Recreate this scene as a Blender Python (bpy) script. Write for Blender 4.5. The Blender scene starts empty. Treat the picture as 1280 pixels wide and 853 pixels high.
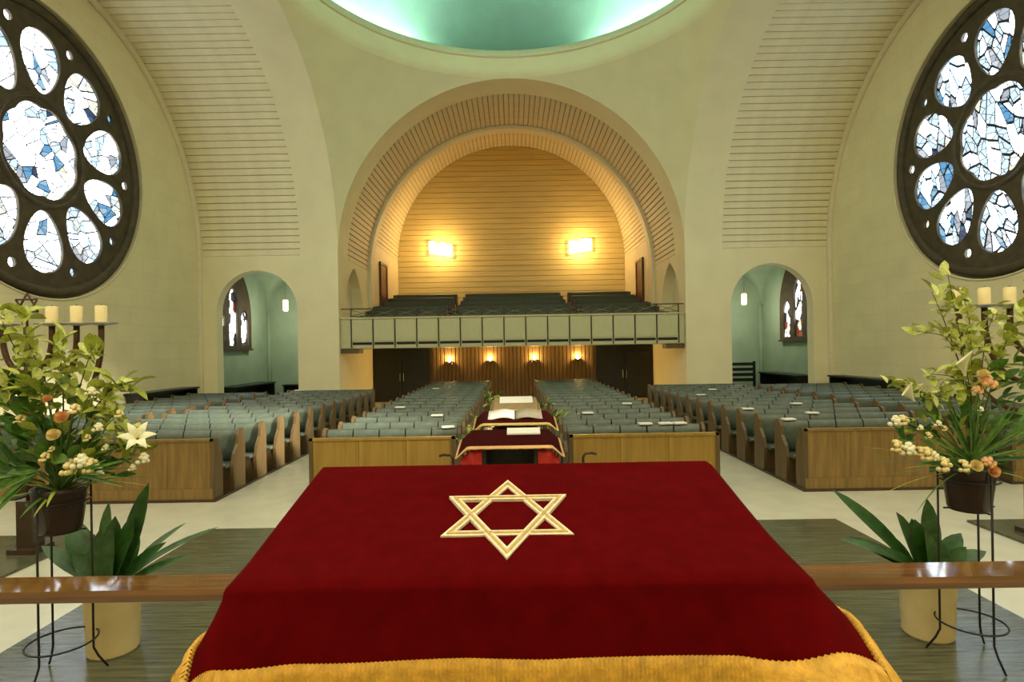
import bpy, bmesh, math, random
from mathutils import Vector, Matrix
PI = math.pi
scene = bpy.context.scene
COL = scene.collection

# ------------------------------------------------------------------ camera
F, VPX, VPY, ROLL, EYE = 720.0, 641.0, 435.0, 0.0165, 2.4
cam_d = bpy.data.cameras.new('camera'); cam = bpy.data.objects.new('camera', cam_d); COL.objects.link(cam)
cam_d.sensor_width = 36; cam_d.lens = 36*F/1280
cam_d.shift_x = -(VPX-640)/1280; cam_d.shift_y = (VPY-426.5)/1280
cam_d.clip_start = 0.05
cam.location = (0, 0, EYE); cam.rotation_euler = (PI/2, ROLL, 0)
scene.camera = cam
# ------------------------------------------------------------------ world + exposure
w = bpy.data.worlds.new('World'); scene.world = w; w.use_nodes = True
w.node_tree.nodes['Background'].inputs[0].default_value = (1.0, 0.92, 0.66, 1)
w.node_tree.nodes['Background'].inputs[1].default_value = 1.15
vs = scene.view_settings
vs.view_transform = 'Standard'; vs.look = 'None'; vs.gamma = 1; vs.use_curve_mapping = False
vs.exposure = 0.75
# added narrow beam to brighten the left pews, set in an invented window
dl = bpy.data.lights.new('added_pew_beam', 'AREA'); dl.energy = 80; dl.color = (1.0, 0.95, 0.84); dl.shape = 'RECTANGLE'; dl.size = 1.8; dl.size_y = 2.4; dl.spread = math.radians(12)
dlo = bpy.data.objects.new('added_pew_beam', dl); COL.objects.link(dlo); dlo.location = (11.95, 4.6, 7.4)
dlo.rotation_euler = (Vector((-6.3, 12.6, 0.9))-Vector(dlo.location)).to_track_quat('-Z', 'Y').to_euler()
scene.cycles.use_denoising = True
scene.cycles.max_bounces = 8; scene.cycles.diffuse_bounces = 5
scene.cycles.sample_clamp_indirect = 4

# ------------------------------------------------------------------ helpers
def P(px, py, d):
    """pixel of the photograph + distance in front of the camera -> point"""
    xp, yp = px-VPX, py-VPY
    x = xp*math.cos(ROLL) - yp*math.sin(ROLL); y = yp*math.cos(ROLL) + xp*math.sin(ROLL)
    return Vector((x*d/F, d, EYE - y*d/F))

MATS = {}
def mat(name, col, rough=0.6, metal=0.0, var=0.12, scale=6.0, bump=0.0, bscale=40.0, stretch=(1,1,1), sheen=0.0, spec=0.5, sub=None):
    if name in MATS: return MATS[name]
    m = bpy.data.materials.new(name); m.use_nodes = True
    nt = m.node_tree; N = nt.nodes; L = nt.links; b = N['Principled BSDF']
    b.inputs['Roughness'].default_value = rough; b.inputs['Metallic'].default_value = metal
    b.inputs['Specular IOR Level'].default_value = spec
    if sheen: b.inputs['Sheen Weight'].default_value = sheen; b.inputs['Sheen Roughness'].default_value = 0.4
    tc = N.new('ShaderNodeTexCoord'); mp = N.new('ShaderNodeMapping'); mp.inputs['Scale'].default_value = stretch
    L.new(tc.outputs['Object'], mp.inputs[0])
    no = N.new('ShaderNodeTexNoise'); no.inputs['Scale'].default_value = scale; no.inputs['Detail'].default_value = 5
    L.new(mp.outputs[0], no.inputs['Vector'])
    cr = N.new('ShaderNodeValToRGB')
    c2 = sub or tuple(c*(1-var*2) for c in col); c1 = tuple(min(1, c*(1+var*0.6)) for c in col)
    cr.color_ramp.elements[0].position = 0.3; cr.color_ramp.elements[1].position = 0.7
    cr.color_ramp.elements[0].color = (*c2, 1); cr.color_ramp.elements[1].color = (*c1, 1)
    L.new(no.outputs['Fac'], cr.inputs[0]); L.new(cr.outputs[0], b.inputs['Base Color'])
    if bump:
        n2 = N.new('ShaderNodeTexNoise'); n2.inputs['Scale'].default_value = bscale; n2.inputs['Detail'].default_value = 3
        L.new(mp.outputs[0], n2.inputs['Vector'])
        bp = N.new('ShaderNodeBump'); bp.inputs['Strength'].default_value = bump; bp.inputs['Distance'].default_value = 0.02
        L.new(n2.outputs['Fac'], bp.inputs['Height']); L.new(bp.outputs[0], b.inputs['Normal'])
    MATS[name] = m; return m

def emit(name, col, strength, base=None):
    if name in MATS: return MATS[name]
    m = bpy.data.materials.new(name); m.use_nodes = True
    b = m.node_tree.nodes['Principled BSDF']
    b.inputs['Base Color'].default_value = (*(base or col), 1); b.inputs['Roughness'].default_value = 0.2
    b.inputs['Emission Color'].default_value = (*col, 1); b.inputs['Emission Strength'].default_value = strength
    MATS[name] = m; return m

class MB:
    """collects shapes, builds ONE mesh"""
    def __init__(s): s.v = []; s.f = []; s.sm = []
    def add(s, vs, fs, smooth=False):
        o = len(s.v); s.v += [tuple(v) for v in vs]
        for f in fs: s.f.append(tuple(i+o for i in f)); s.sm.append(smooth)
        return s
    def box(s, x0, x1, y0, y1, z0, z1):
        v = [(x0,y0,z0),(x1,y0,z0),(x1,y1,z0),(x0,y1,z0),(x0,y0,z1),(x1,y0,z1),(x1,y1,z1),(x0,y1,z1)]
        return s.add(v, [(0,3,2,1),(4,5,6,7),(0,1,5,4),(1,2,6,5),(2,3,7,6),(3,0,4,7)])
    def prism(s, prof, a0, a1, axis='x', smooth=False):
        """extrude a 2D outline; axis x: outline is (y,z), y: (x,z), z: (x,y)"""
        n = len(prof)
        def pt(p, a): return {'x': (a, p[0], p[1]), 'y': (p[0], a, p[1]), 'z': (p[0], p[1], a)}[axis]
        v = [pt(p, a0) for p in prof] + [pt(p, a1) for p in prof]
        s.add(v, [tuple(range(n))[::-1], tuple(range(n, 2*n))])
        return s.add(v, [(i, (i+1) % n, n+(i+1) % n, n+i) for i in range(n)], smooth)
    def tube(s, pts, r, seg=8, caps=True, closed=False):
        pts = [Vector(p) for p in pts]; n = len(pts)
        rs = r if isinstance(r, (list, tuple)) else [r]*n
        ref = None; V = []
        for i, p in enumerate(pts):
            if closed: t = (pts[(i+1) % n]-pts[i-1])
            else: t = pts[min(i+1, n-1)]-pts[max(i-1, 0)]
            t.normalize()
            if ref is None:
                ref = Vector((0,0,1)) if abs(t.z) < 0.9 else Vector((1,0,0))
            a = t.cross(ref); a.normalize(); b = t.cross(a); ref = -b if b.dot(ref) < 0 else b
            ref = ref.normalized()
            a = ref.cross(t).normalized(); b = ref
            for k in range(seg):
                q = 2*PI*k/seg; V.append(p + (a*math.cos(q)+b*math.sin(q))*rs[i])
        Fc = []
        for i in range(n if closed else n-1):
            j = (i+1) % n
            for k in range(seg):
                Fc.append((i*seg+k, i*seg+(k+1) % seg, j*seg+(k+1) % seg, j*seg+k))
        s.add(V, Fc, True)
        if caps and not closed:
            o = len(s.v)-len(V)
            s.f.append(tuple(range(o, o+seg))); s.sm.append(False)
            s.f.append(tuple(range(o+(n-1)*seg, o+n*seg))[::-1]); s.sm.append(False)
        return s
    def lathe(s, prof, c=(0,0,0), seg=24, smooth=True, cap=True):
        V = []
        for r, z in prof:
            for k in range(seg):
                a = 2*PI*k/seg; V.append((c[0]+r*math.cos(a), c[1]+r*math.sin(a), c[2]+z))
        n = len(prof)
        s.add(V, [(i*seg+k, i*seg+(k+1) % seg, (i+1)*seg+(k+1) % seg, (i+1)*seg+k) for i in range(n-1) for k in range(seg)], smooth)
        if cap:
            o = len(s.v)-len(V)
            if prof[0][0] > 1e-4: s.f.append(tuple(range(o, o+seg))[::-1]); s.sm.append(False)
            if prof[-1][0] > 1e-4: s.f.append(tuple(range(o+(n-1)*seg, o+n*seg))); s.sm.append(False)
        return s
    def grid(s, fn, nu, nv, smooth=True):
        V = [fn(i/nu, j/nv) for j in range(nv+1) for i in range(nu+1)]
        return s.add(V, [(j*(nu+1)+i, j*(nu+1)+i+1, (j+1)*(nu+1)+i+1, (j+1)*(nu+1)+i) for j in range(nv) for i in range(nu)], smooth)
    def mesh(s, name, m=None):
        me = bpy.data.meshes.new(name); me.from_pydata(s.v, [], s.f)
        me.polygons.foreach_set('use_smooth', s.sm); me.validate(); me.update()
        bm = bmesh.new(); bm.from_mesh(me); bmesh.ops.recalc_face_normals(bm, faces=bm.faces); bm.to_mesh(me); bm.free()
        if m: me.materials.append(m)
        return me
    def build(s, name, m, parent=None, kind=None):
        return link(name, s.mesh(name, m), parent, kind)

def link(name, me, parent=None, kind=None, loc=None, rot=None, mw=None):
    o = bpy.data.objects.new(name, me); COL.objects.link(o)
    if parent: o.parent = parent
    if loc is not None: o.location = loc
    if rot is not None: o.rotation_euler = rot
    if mw is not None: o.matrix_basis = mw
    if kind: o['kind'] = kind
    return o
def empty(name, loc=(0,0,0), rz=0):
    o = bpy.data.objects.new(name, None); COL.objects.link(o); o.location = loc; o.rotation_euler = (0,0,rz); o.empty_display_size = 0.1
    return o
def tag(o, label, cat, group=None):
    o['label'] = label; o['category'] = cat
    if group: o['group'] = group
    return o
def thing(name, label, cat, loc=(0,0,0), rz=0, group=None):
    return tag(empty(name, loc, rz), label, cat, group)
def slabel(o, label):
    o['label'] = label; return o
def ordn(i):
    return ['first','second','third','fourth','fifth','sixth','seventh','eighth','ninth','tenth','eleventh','twelfth','thirteenth','fourteenth','fifteenth','sixteenth','seventeenth','eighteenth'][i]

# ------------------------------------------------------------------ materials
M_plaster = mat('cream_plaster', (0.80,0.73,0.46), 0.75, var=0.03, scale=1.2, bump=0.06, bscale=9)
M_plank = mat('cream_plank', (0.80,0.72,0.46), 0.6, var=0.05, scale=2.5)
M_gap = mat('plank_backing', (0.40,0.34,0.20), 0.9)  # darker than the planks: shade of the gaps put into the colour
M_peach = mat('peach_plank', (0.68,0.58,0.36), 0.6, var=0.05, scale=2.5)
M_golden = mat('golden_board', (0.62,0.48,0.19), 0.5, var=0.06, scale=2.0, stretch=(0.3,1,3))
M_trim = mat('cream_trim', (0.72,0.64,0.42), 0.6, var=0.03)
M_teal = mat('teal_plaster', (0.10,0.185,0.125), 0.7, var=0.06, scale=1.5)
M_chapel = mat('grey_green_plaster', (0.36,0.50,0.38), 0.8, var=0.06, scale=1.5)
M_floor = mat('pale_stone_floor', (0.60,0.58,0.46), 0.28, var=0.06, scale=3.0, bump=0.03)
M_dark_floor = mat('dark_parquet', (0.10,0.105,0.06), 0.2, var=0.28, scale=7.0, stretch=(0.35,5,1), bump=0.08, bscale=14)
M_oak = mat('oak', (0.24,0.145,0.04), 0.42, var=0.16, scale=5, stretch=(4,4,0.35))
M_oak2 = mat('golden_oak', (0.32,0.19,0.034), 0.4, var=0.12, scale=4, stretch=(4,4,0.35))
M_oakend = mat('oak_end', (0.12,0.075,0.027), 0.45, var=0.2, scale=5, stretch=(4,4,0.4))
M_darkwood = mat('dark_brown_wood', (0.05,0.028,0.014), 0.4, var=0.2)
M_black = mat('black_wood', (0.008,0.010,0.009), 0.35, var=0.2)
M_pad = mat('grey_green_upholstery', (0.085,0.11,0.08), 0.34, var=0.16, scale=9, spec=0.6)
M_paddark = mat('dark_green_upholstery', (0.045,0.06,0.035), 0.6, var=0.15)
M_velvet = mat('red_velvet', (0.098,0.0015,0.0022), 0.85, var=0.10, scale=14, bump=0.12, bscale=160, spec=0.02)
M_velvet2 = mat('dark_red_velvet', (0.042,0.002,0.003), 0.8, var=0.1, scale=14, spec=0.04)
M_redlin = mat('scarlet_lining', (0.55,0.02,0.012), 0.6, var=0.1, scale=9)
M_gold = mat('gold_fringe', (0.85,0.45,0.045), 0.6, var=0.16, scale=30, bump=0.3, bscale=90)
M_goldem = mat('gold_embroidery', (0.62,0.42,0.12), 0.5, var=0.15, scale=60)
M_cream = mat('cream_embroidery', (0.85,0.74,0.50), 0.6, var=0.1, scale=60)
M_rail = mat('varnished_rail_wood', (0.16,0.068,0.021), 0.06, var=0.22, scale=5, stretch=(0.4,6,6))
M_potbrown = mat('brown_pot', (0.035,0.016,0.010), 0.35)
M_potcream = mat('cream_pot', (0.72,0.56,0.28), 0.4, var=0.05)
M_soil = mat('soil', (0.03,0.02,0.012), 0.95)
M_iron = mat('black_iron', (0.012,0.012,0.012), 0.4, metal=0.3)
M_bronze = mat('bronze', (0.085,0.042,0.018), 0.42, metal=0.5, var=0.25, scale=20)
M_pewter = mat('pewter', (0.50,0.50,0.47), 0.35, metal=0.6)
M_wax = mat('candle_wax', (0.86,0.70,0.34), 0.5, var=0.06)
M_stone = mat('brown_tracery_stone', (0.075,0.058,0.03), 0.7, var=0.2, scale=4)
M_lead = mat('lead', (0.012,0.013,0.014), 0.7)
M_leafd = mat('deep_green_leaf', (0.028,0.105,0.014), 0.42, var=0.3, scale=8)
M_leafm = mat('mid_green_leaf', (0.085,0.20,0.022), 0.45, var=0.25, scale=8)
M_leafl = mat('lime_leaf', (0.44,0.50,0.07), 0.5, var=0.2, scale=10)
M_leafl2 = mat('pale_lime_leaf', (0.62,0.66,0.17), 0.5, var=0.2, scale=10)
M_stem = mat('stem_brown', (0.09,0.06,0.025), 0.6)
M_stemg = mat('stem_green', (0.11,0.20,0.04), 0.5)
M_petalw = mat('cream_petal', (0.86,0.82,0.56), 0.5, var=0.06)
M_petaly = mat('pale_yellow_petal', (0.84,0.68,0.30), 0.5, var=0.1)
M_petalp = mat('peach_petal', (0.80,0.42,0.18), 0.5, var=0.12)
M_paper = mat('paper', (0.85,0.82,0.72), 0.6, var=0.03)
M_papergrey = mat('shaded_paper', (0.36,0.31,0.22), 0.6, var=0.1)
M_brownred = mat('red_brown_door', (0.16,0.035,0.015), 0.35)
M_parapet = mat('parapet_cream_green', (0.52,0.50,0.28), 0.6, var=0.03)
M_slot = mat('slot_black', (0.01,0.01,0.008), 0.8)
M_brownwall = mat('brown_batten', (0.12,0.072,0.026), 0.5, var=0.15, scale=4, stretch=(4,4,0.4))
M_rope = mat('tarnished_metal', (0.05,0.045,0.03), 0.4, metal=0.5)
def glass(name, c1, c2, strength, scale=3.2, edge=0.035):
    """lit stained glass: cells of two tints with fine dark lead lines"""
    m = bpy.data.materials.new(name); m.use_nodes = True; nt = m.node_tree; N = nt.nodes; L = nt.links; b = N['Principled BSDF']
    b.inputs['Roughness'].default_value = 0.2; b.inputs['Base Color'].default_value = (0.05,0.06,0.07,1)
    tc = N.new('ShaderNodeTexCoord'); mp = N.new('ShaderNodeMapping'); mp.inputs['Rotation'].default_value = (0,0,0.6); mp.inputs['Scale'].default_value = (1,1.8,1)
    L.new(tc.outputs['Object'], mp.inputs[0])
    v1 = N.new('ShaderNodeTexVoronoi'); v1.inputs['Scale'].default_value = scale; v1.voronoi_dimensions = '2D'
    v2 = N.new('ShaderNodeTexVoronoi'); v2.inputs['Scale'].default_value = scale; v2.feature = 'DISTANCE_TO_EDGE'; v2.voronoi_dimensions = '2D'
    L.new(mp.outputs[0], v1.inputs['Vector']); L.new(mp.outputs[0], v2.inputs['Vector'])
    sp = N.new('ShaderNodeSeparateColor'); L.new(v1.outputs['Color'], sp.inputs[0])
    r1 = N.new('ShaderNodeValToRGB'); r1.color_ramp.interpolation = 'CONSTANT'
    r1.color_ramp.elements[0].color = (*c1, 1); r1.color_ramp.elements[1].color = (*c2, 1); r1.color_ramp.elements[1].position = 0.74
    L.new(sp.outputs[0], r1.inputs[0])
    r2 = N.new('ShaderNodeMath'); r2.operation = 'GREATER_THAN'; r2.inputs[1].default_value = edge; L.new(v2.outputs['Distance'], r2.inputs[0])
    mu = N.new('ShaderNodeMath'); mu.operation = 'MULTIPLY'; mu.inputs[1].default_value = strength; L.new(r2.outputs[0], mu.inputs[0])
    L.new(r1.outputs[0], b.inputs['Emission Color']); L.new(mu.outputs[0], b.inputs['Emission Strength'])
    return m
G_w = glass('glass_white', (0.93,0.97,1.0), (0.50,0.68,0.88), 5.0)
G_wr = glass('glass_white_clear', (0.85,0.95,1.0), (0.26,0.48,0.75), 6.5)
G_p = glass('glass_pale_blue', (0.62,0.83,1.0), (0.80,0.92,1.0), 0.75)
G_b = glass('glass_blue', (0.12,0.40,0.75), (0.35,0.62,0.85), 0.55)
G_n = glass('glass_navy', (0.04,0.10,0.30), (0.15,0.3,0.55), 0.3)
G_y = glass('glass_straw', (0.95,0.93,0.62), (0.75,0.85,0.95), 0.9)
G_g = glass('glass_grey', (0.50,0.56,0.66), (0.75,0.80,0.88), 0.55)
G_wl = emit('glass_lancet_white', (0.95,0.96,1.0), 4.0)
G_r = emit('glass_ruby', (0.35,0.09,0.05), 0.25)
G_k = emit('glass_smoke', (0.10,0.10,0.12), 0.15)

def block_wall():
    m = mat('cream_block_wall', (0.80,0.73,0.45), 0.75, var=0.03, scale=1.2)
    nt = m.node_tree; N = nt.nodes; L = nt.links; b = N['Principled BSDF']
    tc = N.new('ShaderNodeTexCoord'); sp = N.new('ShaderNodeSeparateXYZ'); cb = N.new('ShaderNodeCombineXYZ')
    L.new(tc.outputs['Object'], sp.inputs[0]); L.new(sp.outputs[1], cb.inputs[0]); L.new(sp.outputs[2], cb.inputs[1])
    br = N.new('ShaderNodeTexBrick'); br.inputs['Scale'].default_value = 1.0; br.inputs['Brick Width'].default_value = 1.3; br.inputs['Row Height'].default_value = 0.55
    br.inputs['Mortar Size'].default_value = 0.012; br.inputs['Color1'].default_value = (1,1,1,1); br.inputs['Color2'].default_value = (0.955,0.955,0.955,1); br.inputs['Mortar'].default_value = (0.91,0.90,0.88,1)
    L.new(cb.outputs[0], br.inputs['Vector'])
    mx = N.new('ShaderNodeMix'); mx.data_type = 'RGBA'; mx.blend_type = 'MULTIPLY'; mx.inputs[0].default_value = 1.0
    old = b.inputs['Base Color'].links[0].from_socket
    L.new(old, mx.inputs[6]); L.new(br.outputs[0], mx.inputs[7]); L.new(mx.outputs[2], b.inputs['Base Color'])
    return m
M_block = block_wall()

# ------------------------------------------------------------------ dimensions
D, R, SPR = 21.4, 6.45, 5.97          # far crossing plane, arch radius, springing height
YC = D - R                             # crossing centre
XW = {-1: 11.62, 1: 11.85}                              # transept end wall
YI, YB = 26.5, 32.8                    # door wall / inner arch, upper back wall
YN = 8.4

# ------------------------------------------------------------------ floor
MB().box(-14, 14, -4, 34, -0.3, 0).build('floor', M_floor, kind='structure')
def platform(name, x0, x1, y0, y1, h, m): MB().box(x0, x1, y0, y1, 0.0, h).build(name, m, kind='structure')
platform('floor_podium', -4.13, 4.30, 1.0, 7.75, 0.03, M_dark_floor)
platform('floor_podium_side', -11.0, -5.55, 1.0, 7.6, 0.03, M_dark_floor)
platform('floor_podium_side', 5.95, 11.0, 1.0, 7.6, 0.03, M_dark_floor)

# ------------------------------------------------------------------ walls with openings
def arch_pts(hw, zs, n=16, pointed=False):
    """from right springing over the apex to the left springing, (u,z)"""
    if not pointed: return [(hw*math.cos(PI*i/n), zs+hw*math.sin(PI*i/n)) for i in range(n+1)]
    rad = hw*1.55; c = rad-hw; am = math.acos(c/rad); h = n//2; o = []
    for i in range(h+1): a = am*i/h; o.append((-c+rad*math.cos(a), zs+rad*math.sin(a)))
    return o + [(-u, z) for u, z in o[-2::-1]]

def arch_wall(name, to3, u0, u1, z0, z1, uc, hw, zs, sill, thick, m, pointed=False):
    """flat wall u0..u1 x z0..z1 with an arched opening; to3(u,z,t) -> point, t = depth into the wall"""
    mb = MB(); A = [(uc+u, z) for u, z in arch_pts(hw, zs, 20, pointed)]
    def quad(a, b, c, d): mb.add([to3(*p, 0) for p in (a, b, c, d)], [(0,1,2,3)])
    quad((u0,z0),(uc-hw,z0),(uc-hw,z1),(u0,z1)); quad((uc+hw,z0),(u1,z0),(u1,z1),(uc+hw,z1))
    if sill > z0: quad((uc-hw,z0),(uc+hw,z0),(uc+hw,sill),(uc-hw,sill))
    for a, b in zip(A, A[1:]): quad((a[0],a[1]),(b[0],b[1]),(b[0],z1),(a[0],z1))
    path = [(uc+hw, sill)] + A + [(uc-hw, sill)]
    if sill > z0: path.append(path[0])
    for a, b in zip(path, path[1:]):
        mb.add([to3(*a, 0), to3(*b, 0), to3(*b, thick), to3(*a, thick)], [(0,1,2,3)])
    return mb.build(name, m, kind='structure')

CH = {-1: (-9.48, 1.50, 3.93), 1: (9.66, 1.52, 3.87)}
for s, nm in ((-1,'left'), (1,'right')):
    uc, hw, zs = CH[s]
    arch_wall('wall_transept_'+nm, lambda u, z, t: (u, D+t, z), min(s*R, s*XW[s]), max(s*R, s*XW[s]), 0, SPR, uc, hw, zs, 0, 0.45, M_plaster)

# end walls with the round window opening
ROSE = {-1: (14.50, 7.53, 3.70), 1: (14.2, 7.52, 3.60)}
def end_wall(s, nm):
    yc, zc, r = ROSE[s]; N = 96; mb = MB()
    def outer(a):
        c, q = math.cos(a), math.sin(a); t = 1.0; lo, hi = 0, 40
        def inside(t):
            y, z = yc+c*t, zc+q*t
            if y < YN or y > D+0.02 or z < 0: return False
            return z <= SPR + math.sqrt(max(0, R*R-(y-YC)**2)) + 0.04
        for _ in range(40):
            mid = (lo+hi)/2
            if inside(mid): lo = mid
            else: hi = mid
        return (s*XW[s], yc+c*lo, zc+q*lo)
    A = [2*PI*i/N for i in range(N)]
    A += [math.atan2(-zc, D-yc), math.atan2(-zc, YN-yc)]
    A = sorted(a % (2*PI) for a in A); n = len(A)
    inn = [(s*XW[s], yc+r*math.cos(a), zc+r*math.sin(a)) for a in A]; out = [outer(a) for a in A]
    dp = [(s*(XW[s]+0.5), p[1], p[2]) for p in inn]
    mb.add(inn+out, [(i, (i+1) % n, n+(i+1) % n, n+i) for i in range(n)])
    mb.add(inn+dp, [(i, (i+1) % n, n+(i+1) % n, n+i) for i in range(n)], True)
    mb.build('wall_'+nm, M_block, kind='structure')
    # round moulding along the arch, and down to the floor
    pts = [(s*(XW[s]-0.03), D-0.03, z) for z in (0.02, 2, 4)] + [(s*(XW[s]-0.03), YC+(R-0.03)*math.cos(PI*i/40), SPR+(R-0.03)*math.sin(PI*i/40)) for i in range(33)]
    MB().tube(pts, 0.115, 8).build('trim_'+nm, M_trim, kind='structure')
    # ring moulding round the window opening
    MB().tube([(s*(XW[s]-0.0), yc+(r+0.02)*math.cos(a), zc+(r+0.02)*math.sin(a)) for a in [2*PI*i/72 for i in range(72)]], 0.03, 6, closed=True).build('trim_window_'+nm, M_trim, kind='structure')
end_wall(-1, 'left'); end_wall(1, 'right')

# the low walls of the sanctuary behind and beside the camera
MB().box(-12.3, 12.3, -4.2, -4.0, 0, 7.5).build('wall_rear', M_plaster, kind='structure')
for s, nm in ((-1,'left'), (1,'right')):
    if s < 0: MB().box(-12.3, -12.1, -4.0, YN, 0, 6.0).build('wall_sanctuary_left', M_plaster, kind='structure')
    else:
        arch_wall('wall_sanctuary_right', lambda u, z, t: (12.1+t, u, z), -4.0, YN, 0, 10.5, 4.6, 1.6, 8.0, 5.4, 0.3, M_plaster)
        wf = empty('added_window', (12.2, 4.6, 5.4)); wf['kind'] = 'structure'  # unseen window, added to house the beam on the left pews
        for zz in (0.02, 1.3, 2.6): MB().box(-0.03, 0.03, -1.6, 1.6, zz-0.03, zz+0.03).build('glazing_bar', M_stone, wf)
        for yy in (-0.55, 0.55): MB().box(-0.03, 0.03, yy-0.03, yy+0.03, 0, 4.0).build('mullion', M_stone, wf)

# ------------------------------------------------------------------ crossing: pendentives, dome
ZRING, RRING = 13.17, 6.3
def pend():
    """spherical pendentives over the two far corners, closed by a low collar under the dome rim"""
    mb = MB(); nz, na = 20, 16
    for q in (0, 1):
        def fn(u, v):
            zz = R*math.sin(PI/2*v); yq = math.sqrt(max(0, R*R-zz*zz)); rho = math.hypot(R, yq)
            a0 = math.atan2(yq, R); a = a0+(PI/2-2*a0)*u + q*PI/2
            return (rho*math.cos(a), YC+rho*math.sin(a), SPR+zz)
        mb.grid(fn, na, nz)
    def col(u, v):
        a = -0.25+(PI+0.5)*u; r_ = R+(RRING-R)*(1-(1-v)**5)
        return (r_*math.cos(a), YC+r_*math.sin(a), SPR+R+(ZRING-SPR-R)*v)
    mb.grid(col, 64, 8)
    o = mb.build('ceiling_pendentive', M_plaster, kind='structure')
    bm = bmesh.new(); bm.from_mesh(o.data); bmesh.ops.remove_doubles(bm, verts=bm.verts, dist=0.02); bm.to_mesh(o.data); bm.free()
    return o
pend()
dome = MB()
prof = [(RRING, ZRING), (RRING+0.9, ZRING+0.02), (RRING+0.95, ZRING+0.5)]
DR = RRING+0.95
for i in range(1, 13):
    a = PI/2*i/12; prof.append((max(0.001, DR*math.cos(a)), ZRING+0.5+4.4*math.sin(a)))
dome.lathe(prof, (0, YC, 0), 64, cap=False).build('ceiling_dome', M_teal, kind='structure')
rim = MB(); rim.tube([(RRING*math.cos(a), YC+RRING*math.sin(a), ZRING) for a in [2*PI*i/96 for i in range(96)]], 0.075, 8, closed=True)
rim.lathe([(RRING-0.02, ZRING), (RRING-0.02, ZRING+0.2), (RRING+0.06, ZRING+0.2), (RRING+0.06, ZRING)], (0, YC, 0), 96, cap=False)
rim.build('trim_dome_rim', M_trim, kind='structure')
M_cove = emit('cove_tube', (0.82,1.0,0.97), 200.0)
for k, (az, lb) in enumerate(((135,'far left'), (45,'far right'), (225,'near left'), (315,'near right'))):
    pts = [((RRING+0.42)*math.cos(math.radians(az-17+34*i/12)), YC+(RRING+0.42)*math.sin(math.radians(az-17+34*i/12)), ZRING+0.12) for i in range(13)]
    o = MB().tube(pts, 0.05, 8).build('cove_light_tube', M_cove)
    tag(o, 'glowing tube light hidden behind the dome rim at the %s' % lb, 'lamp', 'cove lights of the dome')

# ------------------------------------------------------------------ vaults
def plank_mesh(name, ln, wd, th, m, axis):
    mb = MB(); b = 0.012
    pr = [(-wd/2, th), (wd/2, th), (wd/2, b), (wd/2-b, 0), (-wd/2+b, 0), (-wd/2, b)]
    return mb.prism(pr, 0, ln, axis).mesh(name, m)

for s, nm in ((-1,'left'), (1,'right')):
    xa, xb = 7.85, XW[s]
    mb = MB()
    UE = 0.71     # the near foot of this arch stands outside the view
    mb.grid(lambda u, v: (s*(R+(xa-R)*v), YC+R*math.cos(PI*u*UE), SPR+R*math.sin(PI*u*UE)), 64, 1)
    mb.grid(lambda u, v: (s*xa, YC+(R+0.06*v)*math.cos(PI*u*UE), SPR+(R+0.06*v)*math.sin(PI*u*UE)), 64, 1)
    mb.build('ceiling_transept_arch_'+nm, M_plaster, kind='structure')
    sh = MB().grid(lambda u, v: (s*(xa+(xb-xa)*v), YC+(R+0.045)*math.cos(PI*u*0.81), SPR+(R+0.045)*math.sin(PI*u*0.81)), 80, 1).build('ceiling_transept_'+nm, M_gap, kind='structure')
    n = 84; wd = (R+0.012)*PI/n
    me = plank_mesh('plank', xb-xa-0.004, wd-0.022, 0.04, M_plank, 'x')
    for i in range(int(n*0.81)):
        a = PI*(i+0.5)/n
        o = link('plank', me, sh)
        # local: y along the arc, z outwards
        er = Vector((0, math.cos(a), math.sin(a))); et = Vector((0, -math.sin(a), math.cos(a)))
        mw = Matrix(((1, et.x, er.x, min(s*xa, s*xb)+0.002), (0, et.y, er.y, YC+R*er.y), (0, et.z, er.z, SPR+R*er.z), (0,0,0,1)))
        o.matrix_basis = mw

# nave: smooth arch band, planked vault, inner arch rib, higher back vault
ya = D+1.3
mb = MB()
mb.grid(lambda u, v: (R*math.cos(PI*u), D+(ya-D)*v, SPR+R*math.sin(PI*u)), 64, 1)
mb.grid(lambda u, v: ((R+0.06*v)*math.cos(PI*u), ya, SPR+(R+0.06*v)*math.sin(PI*u)), 64, 1)
mb.build('ceiling_nave_arch', M_plaster, kind='structure')
yr = YI-0.55
def planked(name, y0, y1, rr, zs, n, m):
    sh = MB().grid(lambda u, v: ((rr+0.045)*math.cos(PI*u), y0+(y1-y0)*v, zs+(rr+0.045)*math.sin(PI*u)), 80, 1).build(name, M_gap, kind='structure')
    wd = rr*PI/n; me = plank_mesh('plank', y1-y0, wd-0.026, 0.04, m, 'y')
    for i in range(n):
        a = PI*(i+0.5)/n; er = Vector((math.cos(a), 0, math.sin(a))); et = Vector((-math.sin(a), 0, math.cos(a)))
        o = link('plank', me, sh)
        o.matrix_basis = Matrix(((et.x, 0, er.x, rr*er.x), (0, 1, 0, y0), (et.z, 0, er.z, zs+rr*er.z), (0,0,0,1)))
planked('ceiling_nave', ya, yr, R, SPR, 96, M_peach)
RI = R-0.12
mb = MB()
mb.grid(lambda u, v: (RI*math.cos(PI*u), yr+(YI-yr)*v, SPR+RI*math.sin(PI*u)), 64, 1)
mb.grid(lambda u, v: ((RI+0.2*v)*math.cos(PI*u), yr, SPR+(RI+0.2*v)*math.sin(PI*u)), 64, 1)
mb.grid(lambda u, v: ((RI+2.4*v)*math.cos(PI*u), YI, SPR+(RI+2.4*v)*math.sin(PI*u)), 64, 1)
mb.build('ceiling_inner_arch', M_trim, kind='structure')
ZS2 = 7.45
planked('ceiling_gallery', YI, YB+0.06, R, ZS2, 90, M_peach)

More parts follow.
